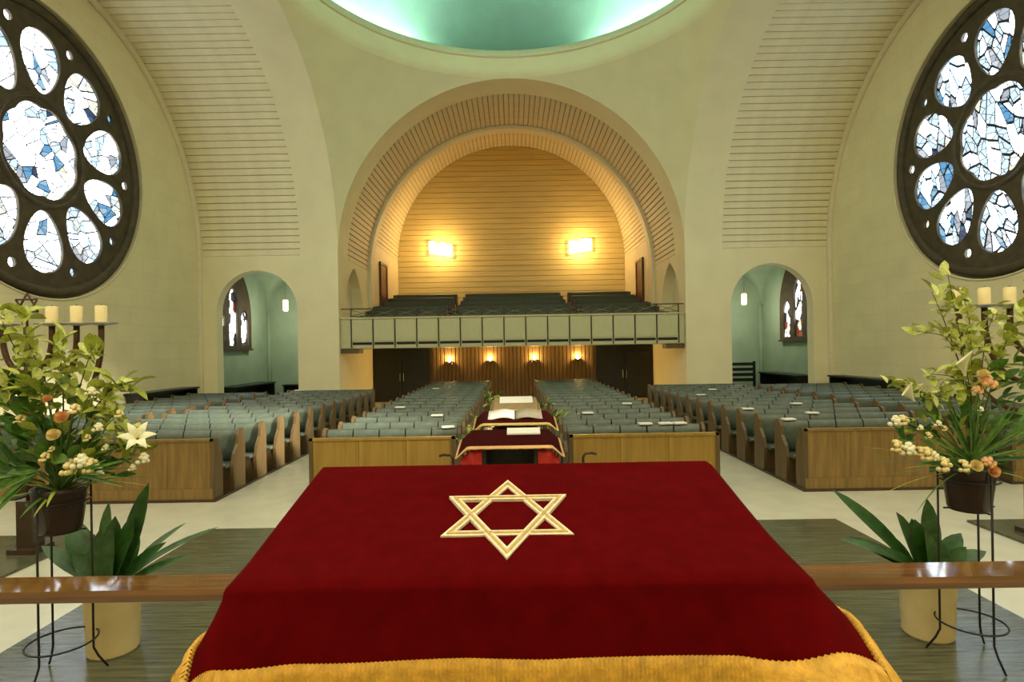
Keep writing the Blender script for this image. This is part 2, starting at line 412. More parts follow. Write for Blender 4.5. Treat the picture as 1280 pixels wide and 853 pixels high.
# nave side walls with pointed niche, from springing down
for s, nm in ((-1,'left'), (1,'right')):
    y0n = 23.6 if s < 0 else 23.5
    arch_wall('wall_nave_'+nm, lambda u, z, t: (s*(R+t), u, z), D, YI, 0, SPR, y0n, 1.32, 3.85, 3.3, 0.45, M_plaster, pointed=True)
    MB().box(min(s*(R+.44), s*(R+.5)), max(s*(R+.44), s*(R+.5)), 22, 25.2, 3.2, 5.9).build('wall_niche_'+nm, M_plaster, kind='structure')
    MB().box(min(s*R, s*(R+.2)), max(s*R, s*(R+.2)), YI, YB, 0, ZS2).build('wall_gallery_'+nm, M_peach, kind='structure')
    # pilaster of the inner arch
    MB().box(min(s*RI, s*R), max(s*RI, s*R), yr, YI, 2.75, SPR).build('trim_pilaster_'+nm, M_trim, kind='structure')
    # gallery door on the side wall
    dr = empty('door_%d' % (1 if s < 0 else 2), (s*(R-0.001), 28.8, 4.6)); dr['kind'] = 'structure'
    x0, x1 = (0, 0.06) if s < 0 else (-0.06, 0)
    MB().box(x0, x1, -0.62, 0.62, -0.6, 2.0).build('door_leaf', M_brownred, dr)
    f = MB()
    f.box(x0*1.6, x1*1.6, -0.74, -0.62, -0.6, 2.12); f.box(x0*1.6, x1*1.6, 0.62, 0.74, -0.6, 2.12); f.box(x0*1.6, x1*1.6, -0.62, 0.62, 2.0, 2.12)
    f.build('door_frame', M_darkwood, dr)

# upper back wall: boards cut to the vault outline
bw = MB()
NA = 48
RW = R+0.2
bw.add([(RW*math.cos(PI*i/NA), YB+0.05, ZS2+RW*math.sin(PI*i/NA)) for i in range(NA+1)]+[(-RW, YB+0.05, 2.4), (RW, YB+0.05, 2.4)], [tuple(range(NA+3))])
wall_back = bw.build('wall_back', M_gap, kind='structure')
bh = 0.30; z = 3.2; i = 0
while z < ZS2+R-0.05:
    def hwz(q): return R-0.01 if q <= ZS2 else math.sqrt(max(0.0, R*R-(q-ZS2)**2))
    z1 = min(z+bh-0.022, ZS2+R-0.01); w0, w1 = hwz(z), hwz(z1)
    if w0 > 0.2:
        dd = 0.006*((i*7) % 3)
        mbb = MB().prism([(-w0, z), (w0, z), (w1, z1), (-w1, z1)], YB-dd, YB+0.045, 'y').build('board', M_golden, wall_back)
    z += bh; i += 1

# wall sconces on the upper back wall: a row of four upright glass blocks, stepped
M_glass_l = emit('lamp_glass_warm', (1.0,0.74,0.36), 5.0)
for px, py, st, lb in ((551,312,-1,'left'), (725.5,308,1,'right')):
    c = P(px, py, YB-0.18)
    t = thing('wall_lamp', 'glowing four block glass wall lamp on the golden back wall, %s one' % lb, 'lamp', c, 0, 'glass wall lamps above the gallery')
    MB().box(-0.62, 0.62, 0.10, 0.17, -0.12, 0.12).build('back_plate', M_darkwood, t)
    for k in range(4):
        dz = st*(k-1.5)*0.055
        h = 0.34 + (0.07 if (k in (0, 2)) else 0)
        MB().box(-0.64+k*0.325, -0.64+k*0.325+0.30, -0.12, 0.10, dz-0.32, dz+h-0.03).build('glass_block', M_glass_l, t)
    ld = bpy.data.lights.new('wall_lamp_light', 'POINT'); ld.energy = 170; ld.color = (1.0,0.66,0.26); ld.shadow_soft_size = 0.12
    lo = bpy.data.objects.new('lamp_light', ld); COL.objects.link(lo); lo.parent = t; lo.location = (0, -0.9, 0.0)

# ------------------------------------------------------------------ under the gallery
wl = MB().box(-R, R, YI+0.06, YI+0.2, 0, 2.75).build('wall_under_gallery', M_brownwall, kind='structure')
nb = 42; bm_ = MB().prism([(-0.075, 0.0), (0.075, 0.0), (0.06, -0.035), (-0.06, -0.035)], 0.12, 2.6, 'z').mesh('batten', M_brownwall)
for i in range(nb):
    link('batten', bm_, wl, loc=(-3.70+7.40*(i+0.5)/nb, YI+0.06, 0))
MB().box(-3.72, 3.72, YI+0.0, YI+0.06, 0, 0.12).build('baseboard_back', M_darkwood, kind='structure')
for k, (xa_, xb_) in enumerate(((-6.42, -3.82), (3.82, 6.42))):
    dr = empty('door_%d' % (k+3), ((xa_+xb_)/2, YI+0.03, 0)); dr['kind'] = 'structure'
    hw = (xb_-xa_)/2
    MB().box(-hw, hw, -0.02, 0.02, 2.3, 2.62).build('transom', M_black, dr)
    for j in (-1, 1):
        lf = MB().box(min(0.01*j, j*(hw-0.06)), max(0.01*j, j*(hw-0.06)), -0.03, 0.02, 0.02, 2.3).build('door_leaf', M_black, dr)
        for (za, zb) in ((0.2, 1.0), (1.2, 2.15)):
            MB().box(min(0.16*j, j*(hw-0.2)), max(0.16*j, j*(hw-0.2)), -0.045, -0.03, za, zb).build('door_panel', M_black, lf)
        MB().tube([(0.08*j, -0.04, 0.95), (0.08*j, -0.09, 0.97), (0.08*j, -0.09, 1.28), (0.08*j, -0.04, 1.3)], 0.014, 6).build('handle', M_pewter, lf)
        MB().box(min(j*(hw-0.06), j*hw), max(j*(hw-0.06), j*hw), -0.05, 0.02, 0, 2.62).build('door_jamb', M_black, dr)
M_bulb = emit('uplight_bulb', (1.0,0.78,0.42), 9.0)
for k, px in enumerate((562, 612.5, 668, 722)):
    c = P(px, 452-k*1.2, YI-0.02); 
    t = thing('wall_uplight', '%s of four lit brass bowl uplights under the gallery, counted from the left' % ordn(k), 'lamp', (c.x, YI, c.z), 0, 'uplights under the gallery')
    pr = [(0.02, -0.11), (0.10, -0.07), (0.16, 0.0), (0.15, 0.0), (0.09, -0.06), (0.01, -0.09)]
    mb = MB(); V = []; n = 12
    for r_, z_ in pr:
        for q in range(n+1): a = PI+PI*q/n; V.append((r_*math.cos(a), r_*math.sin(a)*0.9+0.02, z_))
    mb.add(V, [(i*(n+1)+q, i*(n+1)+q+1, (i+1)*(n+1)+q+1, (i+1)*(n+1)+q) for i in range(len(pr)-1) for q in range(n)], True)
    mb.build('bowl', M_bronze, t)
    MB().lathe([(0.001,-0.05),(0.05,-0.03),(0.06,0.0),(0.04,0.03),(0.001,0.04)], (0,-0.06,0), 12).build('bulb', M_bulb, t)
    ld = bpy.data.lights.new('uplight_light', 'POINT'); ld.energy = 62; ld.color = (1.0,0.62,0.22); ld.shadow_soft_size = 0.04
    lo = bpy.data.objects.new('lamp_light', ld); COL.objects.link(lo); lo.parent = t; lo.location = (0, -0.09, 0.10)

# ------------------------------------------------------------------ gallery (balcony)
YG = 21.55
MB().box(-R, R, YG+0.11, YB, 2.46, 2.72).build('floor_gallery', M_parapet, kind='structure')
pp = thing('gallery_parapet', 'cream panelled gallery front with dark slots and lattice rail spanning the nave', 'balcony', (0, YG, 2.47))
MB().box(-R+0.02, R-0.02, 0.0, 0.10, 0.0, 1.10).build('wall_panel', M_parapet, pp)
MB().box(-R+0.02, R-0.02, -0.05, 0.14, 1.10, 1.16).build('coping', M_parapet, pp)
x0g, x1g = P(439, 400, YG).x, P(848, 400, YG).x
npan = 15; pw_ = (x1g-x0g)/npan
panm = MB().box(-pw_/2+0.03, pw_/2-0.03, -0.025, 0, 0.27, 1.06).mesh('panel', M_parapet)
slm = MB().box(-pw_/2+0.05, pw_/2-0.05, -0.012, 0.004, 0.13, 0.225).mesh('vent_slot', M_slot)
pom = MB().box(-0.018, 0.018, -0.04, 0.0, 0.02, 1.50).mesh('post', M_rope)
lat = MB()
for sg in (-1, 1):
    lat.tube([(-pw_/2*sg*0.98, 0, 1.20), (pw_/2*sg*0.98, 0, 1.44)], 0.012, 5)
lat.tube([(-pw_/2*0.98, 0, 1.20), (0, 0, 1.33), (pw_/2*0.98, 0, 1.20)], 0.010, 5)
lat.tube([(-pw_/2, 0, 1.20), (pw_/2, 0, 1.20)], 0.010, 5)
latm = lat.mesh('lattice', mat('pale_bronze', (0.20,0.18,0.10), 0.5, metal=0.2))
for i in range(npan):
    xc = x0g+pw_*(i+0.5)
    link('panel', panm, pp, loc=(xc,0,0)); link('vent_slot', slm, pp, loc=(xc,0,0)); link('lattice', latm, pp, loc=(xc,0.02,0))
for i in range(npan+1): link('post', pom, pp, loc=(x0g+pw_*i, 0, 0))
MB().box(-R+0.03, R-0.03, 0.0, 0.05, 1.46, 1.50).build('handrail', M_rope, pp)
bk = MB().box(-0.55, 0.55, 0, 0.5, -0.35, 0)
for s in (-1, 1):
    MB().box(min(s*5.75, s*R), max(s*5.75, s*R), YG+0.05, YG+0.6, 2.28, 2.46).build('trim_bracket', M_brownwall, kind='structure')

# gallery benches on rising steps
def gbench(w, loc, label):
    t = thing('gallery_bench', label, 'bench', loc, 0, 'benches on the gallery')
    MB().prism([(-0.05,0.42),(0.0,0.88),(0.05,0.92),(0.1,0.88),(0.1,0.42)], -w/2, w/2, 'x').build('backrest', M_paddark, t)
    MB().box(-w/2, w/2, -0.45, 0.0, 0.36, 0.44).build('seat', M_paddark, t)
    for s in (-1, 1): MB().box(s*w/2-0.03, s*w/2+0.03, -0.45, 0.12, 0, 0.86).build('end_panel', M_darkwood, t)
for r in range(6):
    yy = 23.2+r*1.45; zz = 2.72+0.16+0.30*r
    MB().box(-R, R, yy-0.8, YB, zz-0.30, zz).build('floor_gallery_step', M_darkwood, kind='structure')
    for (xa_, xb_, nm) in ((-6.2, -2.85, 'left'), (-2.45, 2.55, 'centre'), (2.9, 6.2, 'right')):
        sh_ = 0.0
        gbench(xb_-xa_-0.1, ((xa_+xb_)/2, yy, zz), 'dark green gallery bench, %s row up, in the %s section' % (ordn(r), nm))

# ------------------------------------------------------------------ side chapels behind the arches
for s, nm in ((-1,'left'), (1,'right')):
    xo, xi, ye = XW[s], 6.95, 27.4
    a0, a1 = min(s*xo, s*(xo+.2)), max(s*xo, s*(xo+.2))
    MB().box(a0, a1, D+0.02, ye, 0, 6.2).build('wall_chapel_outer_'+nm, M_chapel, kind='structure')
    MB().box(min(s*xi, s*(xo+.2)), max(s*xi, s*(xo+.2)), ye, ye+0.2, 0, 6.2).build('wall_chapel_end_'+nm, M_chapel, kind='structure')
    MB().box(min(s*(xi-.05), s*xi), max(s*(xi-.05), s*xi), D+0.45, ye, 0, 6.2).build('wall_chapel_inner_'+nm, M_chapel, kind='structure')
    def cg(u, v):
        x = -1+2*u; y = -1+2*v
        return (s*((xi+xo)/2+(xo-xi)/2*x), (D+0.46+ye)/2+(ye-D-0.46)/2*y, 4.3+1.75*max(math.sqrt(max(0,1-x*x)), math.sqrt(max(0,1-y*y))))
    MB().grid(cg, 32, 32).build('ceiling_chapel_'+nm, M_chapel, kind='structure')
    MB().tube([(s*(xo-0.06), ye-0.06, zz) for zz in (0, 2, 4.3)], 0.10, 8).build('trim_chapel_'+nm, M_chapel, kind='structure')

# ------------------------------------------------------------------ stained glass
def clip(poly, p, nrm):
    out = []; n = len(poly)
    for i in range(n):
        a, b = poly[i], poly[(i+1) % n]
        da = (a[0]-p[0])*nrm[0]+(a[1]-p[1])*nrm[1]; db = (b[0]-p[0])*nrm[0]+(b[1]-p[1])*nrm[1]
        if da <= 0: out.append(a)
        if da*db < 0:
            t = da/(da-db); out.append((a[0]+(b[0]-a[0])*t, a[1]+(b[1]-a[1])*t))
    return out
def shards(poly, n, rng, gap, ang, st):
    """Voronoi pieces of a convex outline, stretched by st along ang"""
    ca, sa = math.cos(ang), math.sin(ang)
    fw = lambda p: ((p[0]*ca+p[1]*sa)/st, -p[0]*sa+p[1]*ca)
    bk = lambda p: (p[0]*st*ca-p[1]*sa, p[0]*st*sa+p[1]*ca)
    Q = [fw(p) for p in poly]
    x0, x1 = min(p[0] for p in Q), max(p[0] for p in Q); y0, y1 = min(p[1] for p in Q), max(p[1] for p in Q)
    S = [(rng.uniform(x0, x1), rng.uniform(y0, y1)) for _ in range(n)]
    out = []
    for i, a in enumerate(S):
        c = Q
        for j, b in enumerate(S):
            if i == j: continue
            d = math.hypot(b[0]-a[0], b[1]-a[1]) or 1e-6
            nr = ((b[0]-a[0])/d, (b[1]-a[1])/d)
            mid = ((a[0]+b[0])/2-nr[0]*gap/2, (a[1]+b[1])/2-nr[1]*gap/2)
            c = clip(c, mid, nr)
            if len(c) < 3: break
        if len(c) >= 3:
            c = [bk(p) for p in c]
            ar = abs(sum(c[k][0]*c[(k+1) % len(c)][1]-c[(k+1) % len(c)][0]*c[k][1] for k in range(len(c))))/2
            if ar > 0.0012: out.append(c)
    return out
def curve_plate(name, outer, holes, thick, m, parent, mw, bevel=0.02):
    """flat plate with holes (filled 2D curve turned into a mesh)"""
    cu = bpy.data.curves.new(name, 'CURVE'); cu.dimensions = '2D'; cu.fill_mode = 'BOTH'; cu.extrude = thick/2; cu.bevel_depth = bevel; cu.bevel_resolution = 1
    for pts in [outer]+holes:
        sp = cu.splines.new('POLY'); sp.points.add(len(pts)-1); sp.use_cyclic_u = True
        for i, p in enumerate(pts): sp.points[i].co = (p[0], p[1], 0, 1)
    tmp = bpy.data.objects.new('tmp', cu); COL.objects.link(tmp)
    dg = bpy.context.evaluated_depsgraph_get(); me = bpy.data.meshes.new_from_object(tmp.evaluated_get(dg)); me.name = name
    bpy.data.objects.remove(tmp); bpy.data.curves.remove(cu)
    me.materials.clear(); me.materials.append(m)
    return link(name, me, parent, mw=mw)
def circ(r, n, c=(0,0)): return [(c[0]+r*math.cos(2*PI*i/n), c[1]+r*math.sin(2*PI*i/n)) for i in range(n)]
def petal(ang, k=1.0):
    out = []
    for i in range(28):
        a = 2*PI*i/28
        t = math.cos(a); r_ = 2.20+0.78*t*k
        wd_ = 0.69*(0.86+0.22*t)*k
        u = wd_*math.sin(a)
        out.append((r_*math.cos(ang)-u*math.sin(ang), r_*math.sin(ang)+u*math.cos(ang)))
    return out
def panes(parent, polys, rng, mw, weights, th=0.012, white=None):
    mats = [white or G_w, G_p, G_b, G_n, G_y, G_g]
    for c in polys:
        m = rng.choices(mats, weights)[0]
        mb = MB().prism(c, -th/2, th/2, 'z')
        link('glass_pane', mb.mesh('glass_pane', m), parent, mw=mw)
for s, wn in ((-1, 'window_1'), (1, 'window_2')):
    yc, zc, r = ROSE[s]; k = r/3.6
    root = empty(wn, (s*(XW[s]+0.02), yc, zc)); root['kind'] = 'structure'
    root['label'] = 'round stained glass window with ten petals in the %s wall' % ('left' if s < 0 else 'right')
    # local frame: u -> world +y, v -> world z, plate normal -> world x
    base = Matrix(((0,0,1,0), (1,0,0,0), (0,1,0,0), (0,0,0,1))) @ Matrix.Scale(k, 4)
    off = lambda d: Matrix.Translation((s*d, 0, 0)) @ base
    pets = [petal(PI/2+2*PI*i/10) for i in range(10)]
    dots = [circ(0.13, 12, (2.98*math.cos(PI/2+2*PI*(i+.5)/10), 2.98*math.sin(PI/2+2*PI*(i+.5)/10))) for i in range(10)]
    lobe = [((1.09+0.075*abs(math.sin(4*a)))*math.cos(a), (1.09+0.075*abs(math.sin(4*a)))*math.sin(a)) for a in [2*PI*i/96 for i in range(96)]]
    curve_plate('tracery', circ(3.6, 96), pets+dots+[lobe], 0.05, M_stone, root, off(0.14), 0.015)
    # raised ring round the centre and the outer rim
    MB().tube([p+(0,) for p in circ(1.32, 64)], 0.07, 8, closed=True).build('inner_ring', M_stone, root).matrix_basis = off(0.12)
    MB().tube([p+(0,) for p in circ(3.42, 80)], 0.12, 8, closed=True).build('outer_ring', M_stone, root).matrix_basis = off(0.10)
    MB().prism(circ(3.6, 64), -0.01, 0.01, 'z').build('leading', M_lead, root).matrix_basis = off(0.235)
    rng = random.Random(11+s)
    W = [54,14,4,1,5,6] if s < 0 else [44,22,8,4,2,9]; WH = G_w if s < 0 else G_wr
    gm = off(0.215)
    for i, p in enumerate(pets):
        big = petal(PI/2+2*PI*i/10, 1.03)
        panes(root, shards(big, 22, rng, 0.03 if s < 0 else 0.036, rng.uniform(0, PI) if s < 0 else rng.uniform(0.9, 1.6), 1.5 if s < 0 else 2.6), rng, gm, W, white=WH)
    for d in dots: panes(root, [d], rng, gm, W, white=WH)
    panes(root, shards(circ(1.22, 40), 66, rng, 0.03 if s < 0 else 0.036, 0.7 if s < 0 else 1.2, 1.3 if s < 0 else 2.4), rng, gm, W, white=WH)

# chapel windows: three lancets under a pointed head
for s, wn in ((-1, 'window_3'), (1, 'window_4')):
    yc = 23.72 if s < 0 else 23.62
    root = empty(wn, (s*(XW[s]-0.001), yc, 2.55)); root['kind'] = 'structure'
    root['label'] = 'three lancet stained glass window inside the %s side chapel' % ('left' if s < 0 else 'right')
    base = Matrix(((0,0,1,0), (1,0,0,0), (0,1,0,0), (0,0,0,1)))
    off = lambda d: Matrix.Translation((-s*d, 0, 0)) @ base
    def lanc(c, hw, h):
        return [(c-hw, 0.12), (c+hw, 0.12)] + [(c+u, z) for u, z in arch_pts(hw, h-hw*1.25, 8, True)]
    outer = [(-1.6, 0), (1.6, 0)] + arch_pts(1.6, 1.35, 16, True)
    L3 = [lanc(-1.0, 0.34, 1.62), lanc(0.0, 0.36, 2.45), lanc(1.0, 0.34, 1.62)]
    curve_plate('tracery', outer, L3, 0.08, M_stone, root, off(0.09), 0.015)
    MB().prism(outer, -0.004, 0.004, 'z').build('leading', M_lead, root).matrix_basis = off(0.02)
    rng = random.Random(30+s)
    for q, lc in enumerate(L3):
        c = (-1, 0, 1)[q]
        for p in shards(lc, 26, rng, 0.025, PI/2, 1.3):
            cx = sum(v[0] for v in p)/len(p)-c
            m = rng.choices([G_wl, G_r, G_k, G_y], [9,1,2,2] if abs(cx) < 0.15 else [3,3,6,1])[0]
            link('glass_pane', MB().prism(p, -0.004, 0.004, 'z').mesh('glass_pane', m), root, mw=off(0.034))
    MB().box(min(0, -s*0.2), max(0, -s*0.2), -1.65, 1.65, -0.08, 0.0).build('window_sill', M_stone, root)

# chapel wall lamps and dark furniture
M_globe = emit('chapel_lamp_glass', (1.0,0.60,0.30), 3.5)
for px, py, lb in ((357,382,'left'), (930,374,'right')):
    c = P(px, py, 25.4)
    t = thing('chapel_lamp', 'lit glass cylinder pendant lamp hanging in the %s side chapel' % lb, 'lamp', c, 0, 'side chapel lamps')
    MB().lathe([(0.001,-0.25),(0.09,-0.24),(0.11,-0.18),(0.11,0.18),(0.09,0.24),(0.001,0.25)], (0,0,0), 16).build('glass', M_globe, t)
    MB().tube([(0,0,0.27),(0,0,5.96-c.z)], 0.008, 6).build('rod', M_pewter, t)
    MB().lathe([(0.085,0.245),(0.085,0.26),(0.02,0.28)], (0,0,0), 16).build('cap', M_bronze, t)
    ld = bpy.data.lights.new('chapel_light', 'POINT'); ld.energy = 55; ld.color = (1,0.85,0.62); ld.shadow_soft_size = 0.15
    lo = bpy.data.objects.new('lamp_light', ld); COL.objects.link(lo); lo.parent = t; lo.location = (0, 0, -0.42)

def shelf_table(label, loc, sx, sy, h, rz=0, books=True):
    t = thing('shelf_table', label, 'table', loc, rz)
    MB().box(-sx/2-0.06, sx/2+0.06, -sy/2-0.04, sy/2+0.04, h-0.06, h).build('table_top', M_black, t)
    for q in (-1, 1): MB().box(q*(sx/2-0.03)-0.03, q*(sx/2-0.03)+0.03, -sy/2, sy/2, 0, h-0.06).build('side_panel', M_black, t)
    MB().box(-sx/2+0.05, sx/2-0.05, -sy/2+0.02, sy/2, h*0.45, h*0.45+0.04).build('shelf', M_black, t)
    MB().box(-sx/2+0.05, sx/2-0.05, sy/2-0.03, sy/2, 0.05, h-0.06).build('back_panel', M_black, t)
    return t
shelf_table('black shelf table against the left wall behind the outer pews', (-XW[-1]+0.30, 18.7, 0), 3.0, 0.5, 1.22, PI/2)
shelf_table('black shelf table against the right wall behind the outer pews', (XW[1]-0.30, 19.0, 0), 3.2, 0.5, 1.24, -PI/2)
shelf_table('long black table under the stained window in left side chapel', (-XW[-1]+0.5, 24.2, 0), 3.6, 0.7, 1.05, PI/2)
shelf_table('long black table under the stained window in right side chapel', (XW[1]-0.5, 24.0, 0), 3.4, 0.7, 1.15, -PI/2)
shelf_table('low black cabinet table at the end wall of left side chapel', (-9.0, 27.05, 0), 3.4, 0.5, 0.85)
t = thing('ladder_back_bench', 'tall dark slat back bench at end of the right side chapel', 'bench', (10.25, 25.6, 0))
for q in (-1, 1): MB().box(q*0.60-0.05, q*0.60+0.05, 0.30, 0.38, 0, 1.62).build('post', M_black, t)
for k in range(4): MB().box(-0.58, 0.58, 0.32, 0.36, 0.72+k*0.235, 0.72+k*0.235+0.14).build('slat', M_black, t)
MB().box(-0.62, 0.62, -0.25, 0.36, 0.42, 0.48).build('seat', M_black, t)
for q in (-1, 1): MB().box(q*0.58-0.03, q*0.58+0.03, -0.22, -0.16, 0, 0.42).build('leg', M_black, t)
MB().box(-0.56, 0.56, 0.2, 0.24, 0.02, 0.42).build('front_panel', M_black, t)

# ------------------------------------------------------------------ pews
PEND = [(-0.30,0),(-0.33,0.42),(-0.27,0.60),(-0.13,0.76),(-0.11,0.92),(-0.07,1.0),(0,1.03),(0.07,1.01),(0.115,0.93),(0.115,0)]
PPAD = [(-0.075,0.46),(-0.055,0.75),(-0.05,0.88),(-0.03,0.96),(0.0,0.995),(0.035,1.0),(0.065,0.98),(0.075,0.94),(0.075,0.46)]
_cache = {}
def pew_kit(n, sw):
    if (n, sw) in _cache: return _cache[(n, sw)]
    w_ = n*sw
    k = dict(end=MB().prism(PEND, -0.028, 0.028, 'x').mesh('end_panel', M_oakend),
             pad=MB().prism(PPAD, -sw/2+0.012, sw/2-0.012, 'x', True).mesh('back_pad', M_pad),
             board=MB().box(-w_/2, w_/2, 0.078, 0.108, 0.28, 0.955).mesh('back_board', M_oak),
             seat=MB().prism([(-0.46,0.40),(-0.47,0.44),(-0.45,0.47),(-0.08,0.455),(-0.08,0.40)], -w_/2+0.005, w_/2-0.005, 'x').mesh('seat', M_pad),
             base=MB().box(-w_/2, w_/2, -0.30, -0.26, 0.0, 0.40).mesh('seat_base', M_oakend))
    _cache[(n, sw)] = k; return k
def pew(n, sw, loc, label, group):
    k = pew_kit(n, sw); t = thing('pew', label, 'pew', loc, 0, group); w_ = n*sw
    for s in (-1, 1): link('end_panel', k['end'], t, loc=(s*(w_/2+0.03), 0, 0))
    for i in range(n): link('back_pad', k['pad'], t, loc=(-w_/2+sw*(i+0.5), 0, 0))
    link('back_board', k['board'], t); link('seat', k['seat'], t); link('seat_base', k['base'], t)
    return t
def screen(x0, x1, y, z0, label, m, nb, h=0.97):
    t = thing('pew_front_screen', label, 'screen', ((x0+x1)/2, y, z0), 0, 'wooden screens in front of the pews'); hw = (x1-x0)/2
    bw_ = 2*hw/nb; bm2 = MB().box(-bw_/2+0.003, bw_/2-0.003, -0.012, 0.018, 0.17, h-0.04).mesh('board', m)
    for i in range(nb): link('board', bm2, t, loc=(-hw+bw_*(i+0.5), 0, 0))
    MB().box(-hw, hw, 0.02, 0.045, 0.0, h-0.03).build('backing', m, t)
    MB().box(-hw-0.02, hw+0.02, -0.035, 0.05, 0.0, 0.17).build('plinth', m, t)
    MB().box(-hw-0.03, hw+0.03, -0.03, 0.06, h-0.04, h).build('cap', m, t)
    for s in (-1, 1):
        MB().prism([(-0.03,0),(0.26,0),(0.26,0.62),(0.20,0.80),(0.12,h),(-0.03,h)], s*(hw+0.005)-0.03, s*(hw+0.005)+0.03, 'x').build('end_panel', M_oakend, t)
ZP = 0.04
BX = dict(cl=(-3.22,-0.97,5), cr=(0.90,3.20,5), sl=(-7.75,-4.88,6), sr=(4.72,7.60,6), ol=(-10.88,-8.35,5), orr=(8.3,11.1,6))
PITCH = 0.883
blocks = [('cl', 9.14, 9.93, 17, 'centre block left of the aisle'), ('cr', 9.10, 9.93, 17, 'centre block right of the aisle'),
          ('sl', 9.30, 10.2, 12, 'left side block'), ('sr', 9.34, 10.2, 12, 'right side block'),
          ('ol', 9.6, 10.5, 11, 'outer block by the left wall'), ('orr', 9.6, 10.5, 11, 'outer block by the right wall')]
for key, ys, y0, n, nm in blocks:
    x0, x1, ns = BX[key]
    platform('floor_pew_base', x0-0.07, x1+0.07, ys-0.06, y0+PITCH*(n-1)+0.25, ZP, M_darkwood)
    screen(x0, x1, ys, ZP, 'plain oak screen standing before the %s' % nm, M_oak2 if key[0] == 'c' else M_oak, 3 if key[0] == 'c' else 4)
    for i in range(n):
        pew(ns, round((x1-x0)/ns, 4), ((x0+x1)/2, y0+PITCH*i, ZP), 'grey green padded pew, %s row from the front, %s' % (ordn(i), nm), 'pews of the '+nm)

# white prayer sheets left on the pew backs
bk_me = MB().box(-0.11, 0.11, -0.07, 0.07, 0, 0.025).mesh('prayer_book', M_paper)
pl = [(372,483.5,'sl'), (891,486,'sr'), (876.5,494,'sr'), (962,523,'sr'), (1016,516,'sr'), (996,506,'sr'), (922,512,'sr'), (807,536,'cr'), (850,535,'cr'), (832,527,'cr'), (784,504,'cr'), (735,519,'cr'), (546,518,'cl'), (500,508,'cl'), (560,532,'cl'), (545,485,'cl')]
wn_ = 0
rows_used = {}
for px, py, key in pl:
    x0, x1, ns = BX[key]; _, ys, y0, n, nm = [b for b in blocks if b[0] == key][0]
    best = min(range(n), key=lambda i: abs(P(px, py, y0+PITCH*i).z-(ZP+1.01)))
    yy = y0+PITCH*best; x = P(px, py, yy).x
    x = min(max(x, x0+0.15), x1-0.15)
    rows_used[(key, best)] = rows_used.get((key, best), 0)+1
    o = link('prayer_book', bk_me, loc=(x, yy+0.03, ZP+1.001), rot=(0, 0, 0.2*math.sin(px)))
    extra = ['', ' further out', ' at the end'][rows_used[(key, best)]-1]
    tag(o, 'white prayer book on %s pew row%s, %s' % (ordn(best), extra, nm), 'book', 'prayer books left on the pews')

# ------------------------------------------------------------------ draped cloths
def drape(hw, yb, zb, yf, zf, Lf, Ls, Lb, flare, nu=40, nv=40, fold=None, extra=0.0, xo=0.0):
    """returns map (s,t)->point for a cloth over a slanted top; s across, t from the front edge to the back"""
    Ln = math.hypot(yb-yf, zb-zf); ty = Vector((0, (yb-yf)/Ln, (zb-zf)/Ln))
    def mp(s, t):
        sx = max(-hw, min(hw, s)); tt = max(0, min(Ln, t))
        base = Vector((xo+sx, yf, zf)) + ty*tt
        a = s-sx; b = t-tt
        r_ = math.hypot(a, b)
        if r_ < 1e-6: return base
        f = flare(s, t)
        k = r_
        rr0 = 0.025
        down = k if k > rr0*1.5 else k*0.75
        out = min(k, rr0)*0.8 + f*k
        return base + Vector((a/r_*out, b/r_*out, -down*math.sqrt(max(0.05, 1-f*f))))
    return mp, Ln
def cloth_obj(name, mp, hw, Ln, Lf, Ls, Lb, m, th=0.006, dens=0.025):
    ss = []; x = -hw-Ls
    while x < hw+Ls-1e-6: ss.append(x); x += dens if abs(abs(x)-hw) > 0.05 else 0.008
    ss.append(hw+Ls); tt = []; y = -Lf
    while y < Ln+Lb-1e-6: tt.append(y); y += dens if min(abs(y), abs(y-Ln)) > 0.05 else 0.008
    tt.append(Ln+Lb)
    V = [mp(s, t) for t in tt for s in ss]; n = len(ss)
    mb = MB().add(V, [(j*n+i, j*n+i+1, (j+1)*n+i+1, (j+1)*n+i) for j in range(len(tt)-1) for i in range(n-1)], True)
    o = mb.build(name, m)
    so = o.modifiers.new('thickness', 'SOLIDIFY'); so.thickness = th; so.offset = 0
    return o
# foreground desk
HW, YBk, ZBk, YFt, ZFt = 0.775, 2.34, 1.925, 1.60, 1.765
XO = 0.0
desk = thing('reading_desk', 'slanted wooden reading desk hidden beneath the red velvet cover', 'desk', (XO, 1.97, 0))
MB().prism([(YFt-1.97, ZFt-0.05), (YBk-1.97, ZBk-0.05), (YBk-1.97, ZBk-0.01), (YFt-1.97, ZFt-0.01)], -HW+0.01, HW-0.01, 'x').build('desk_top', M_rail, desk)
MB().box(-0.62, 0.62, -0.22, 0.24, 0.06, 1.68).build('body', M_rail, desk)
MB().box(-0.68, 0.68, -0.27, 0.27, 0.03, 0.12).build('plinth', M_rail, desk)
def sstep(a, b, x):
    x = max(0.0, min(1.0, (x-a)/(b-a))); return x*x*(3-2*x)
def flare_main(s, t):
    f = 0.10 + 0.05*math.sin(7*s+1)*math.sin(5*t)*sstep(0.05, 0.2, abs(s)) + 0.05*math.sin(9*s+0.5)*sstep(0.05, -0.1, t)
    wr, wl = sstep(0.58, 0.80, s), sstep(0.58, 0.80, -s)
    f += wr*(0.56*sstep(0.28, -0.06, t) + 0.10*max(0, math.sin((t-0.45)*6)))
    f += wl*(-0.16 + 0.58*sstep(0.14, -0.12, t))
    return f
LF, LS, LB = 0.222, 0.16, 0.15
mp, Ln = drape(HW, YBk, ZBk, YFt, ZFt, LF, LS, LB, flare_main, xo=XO)
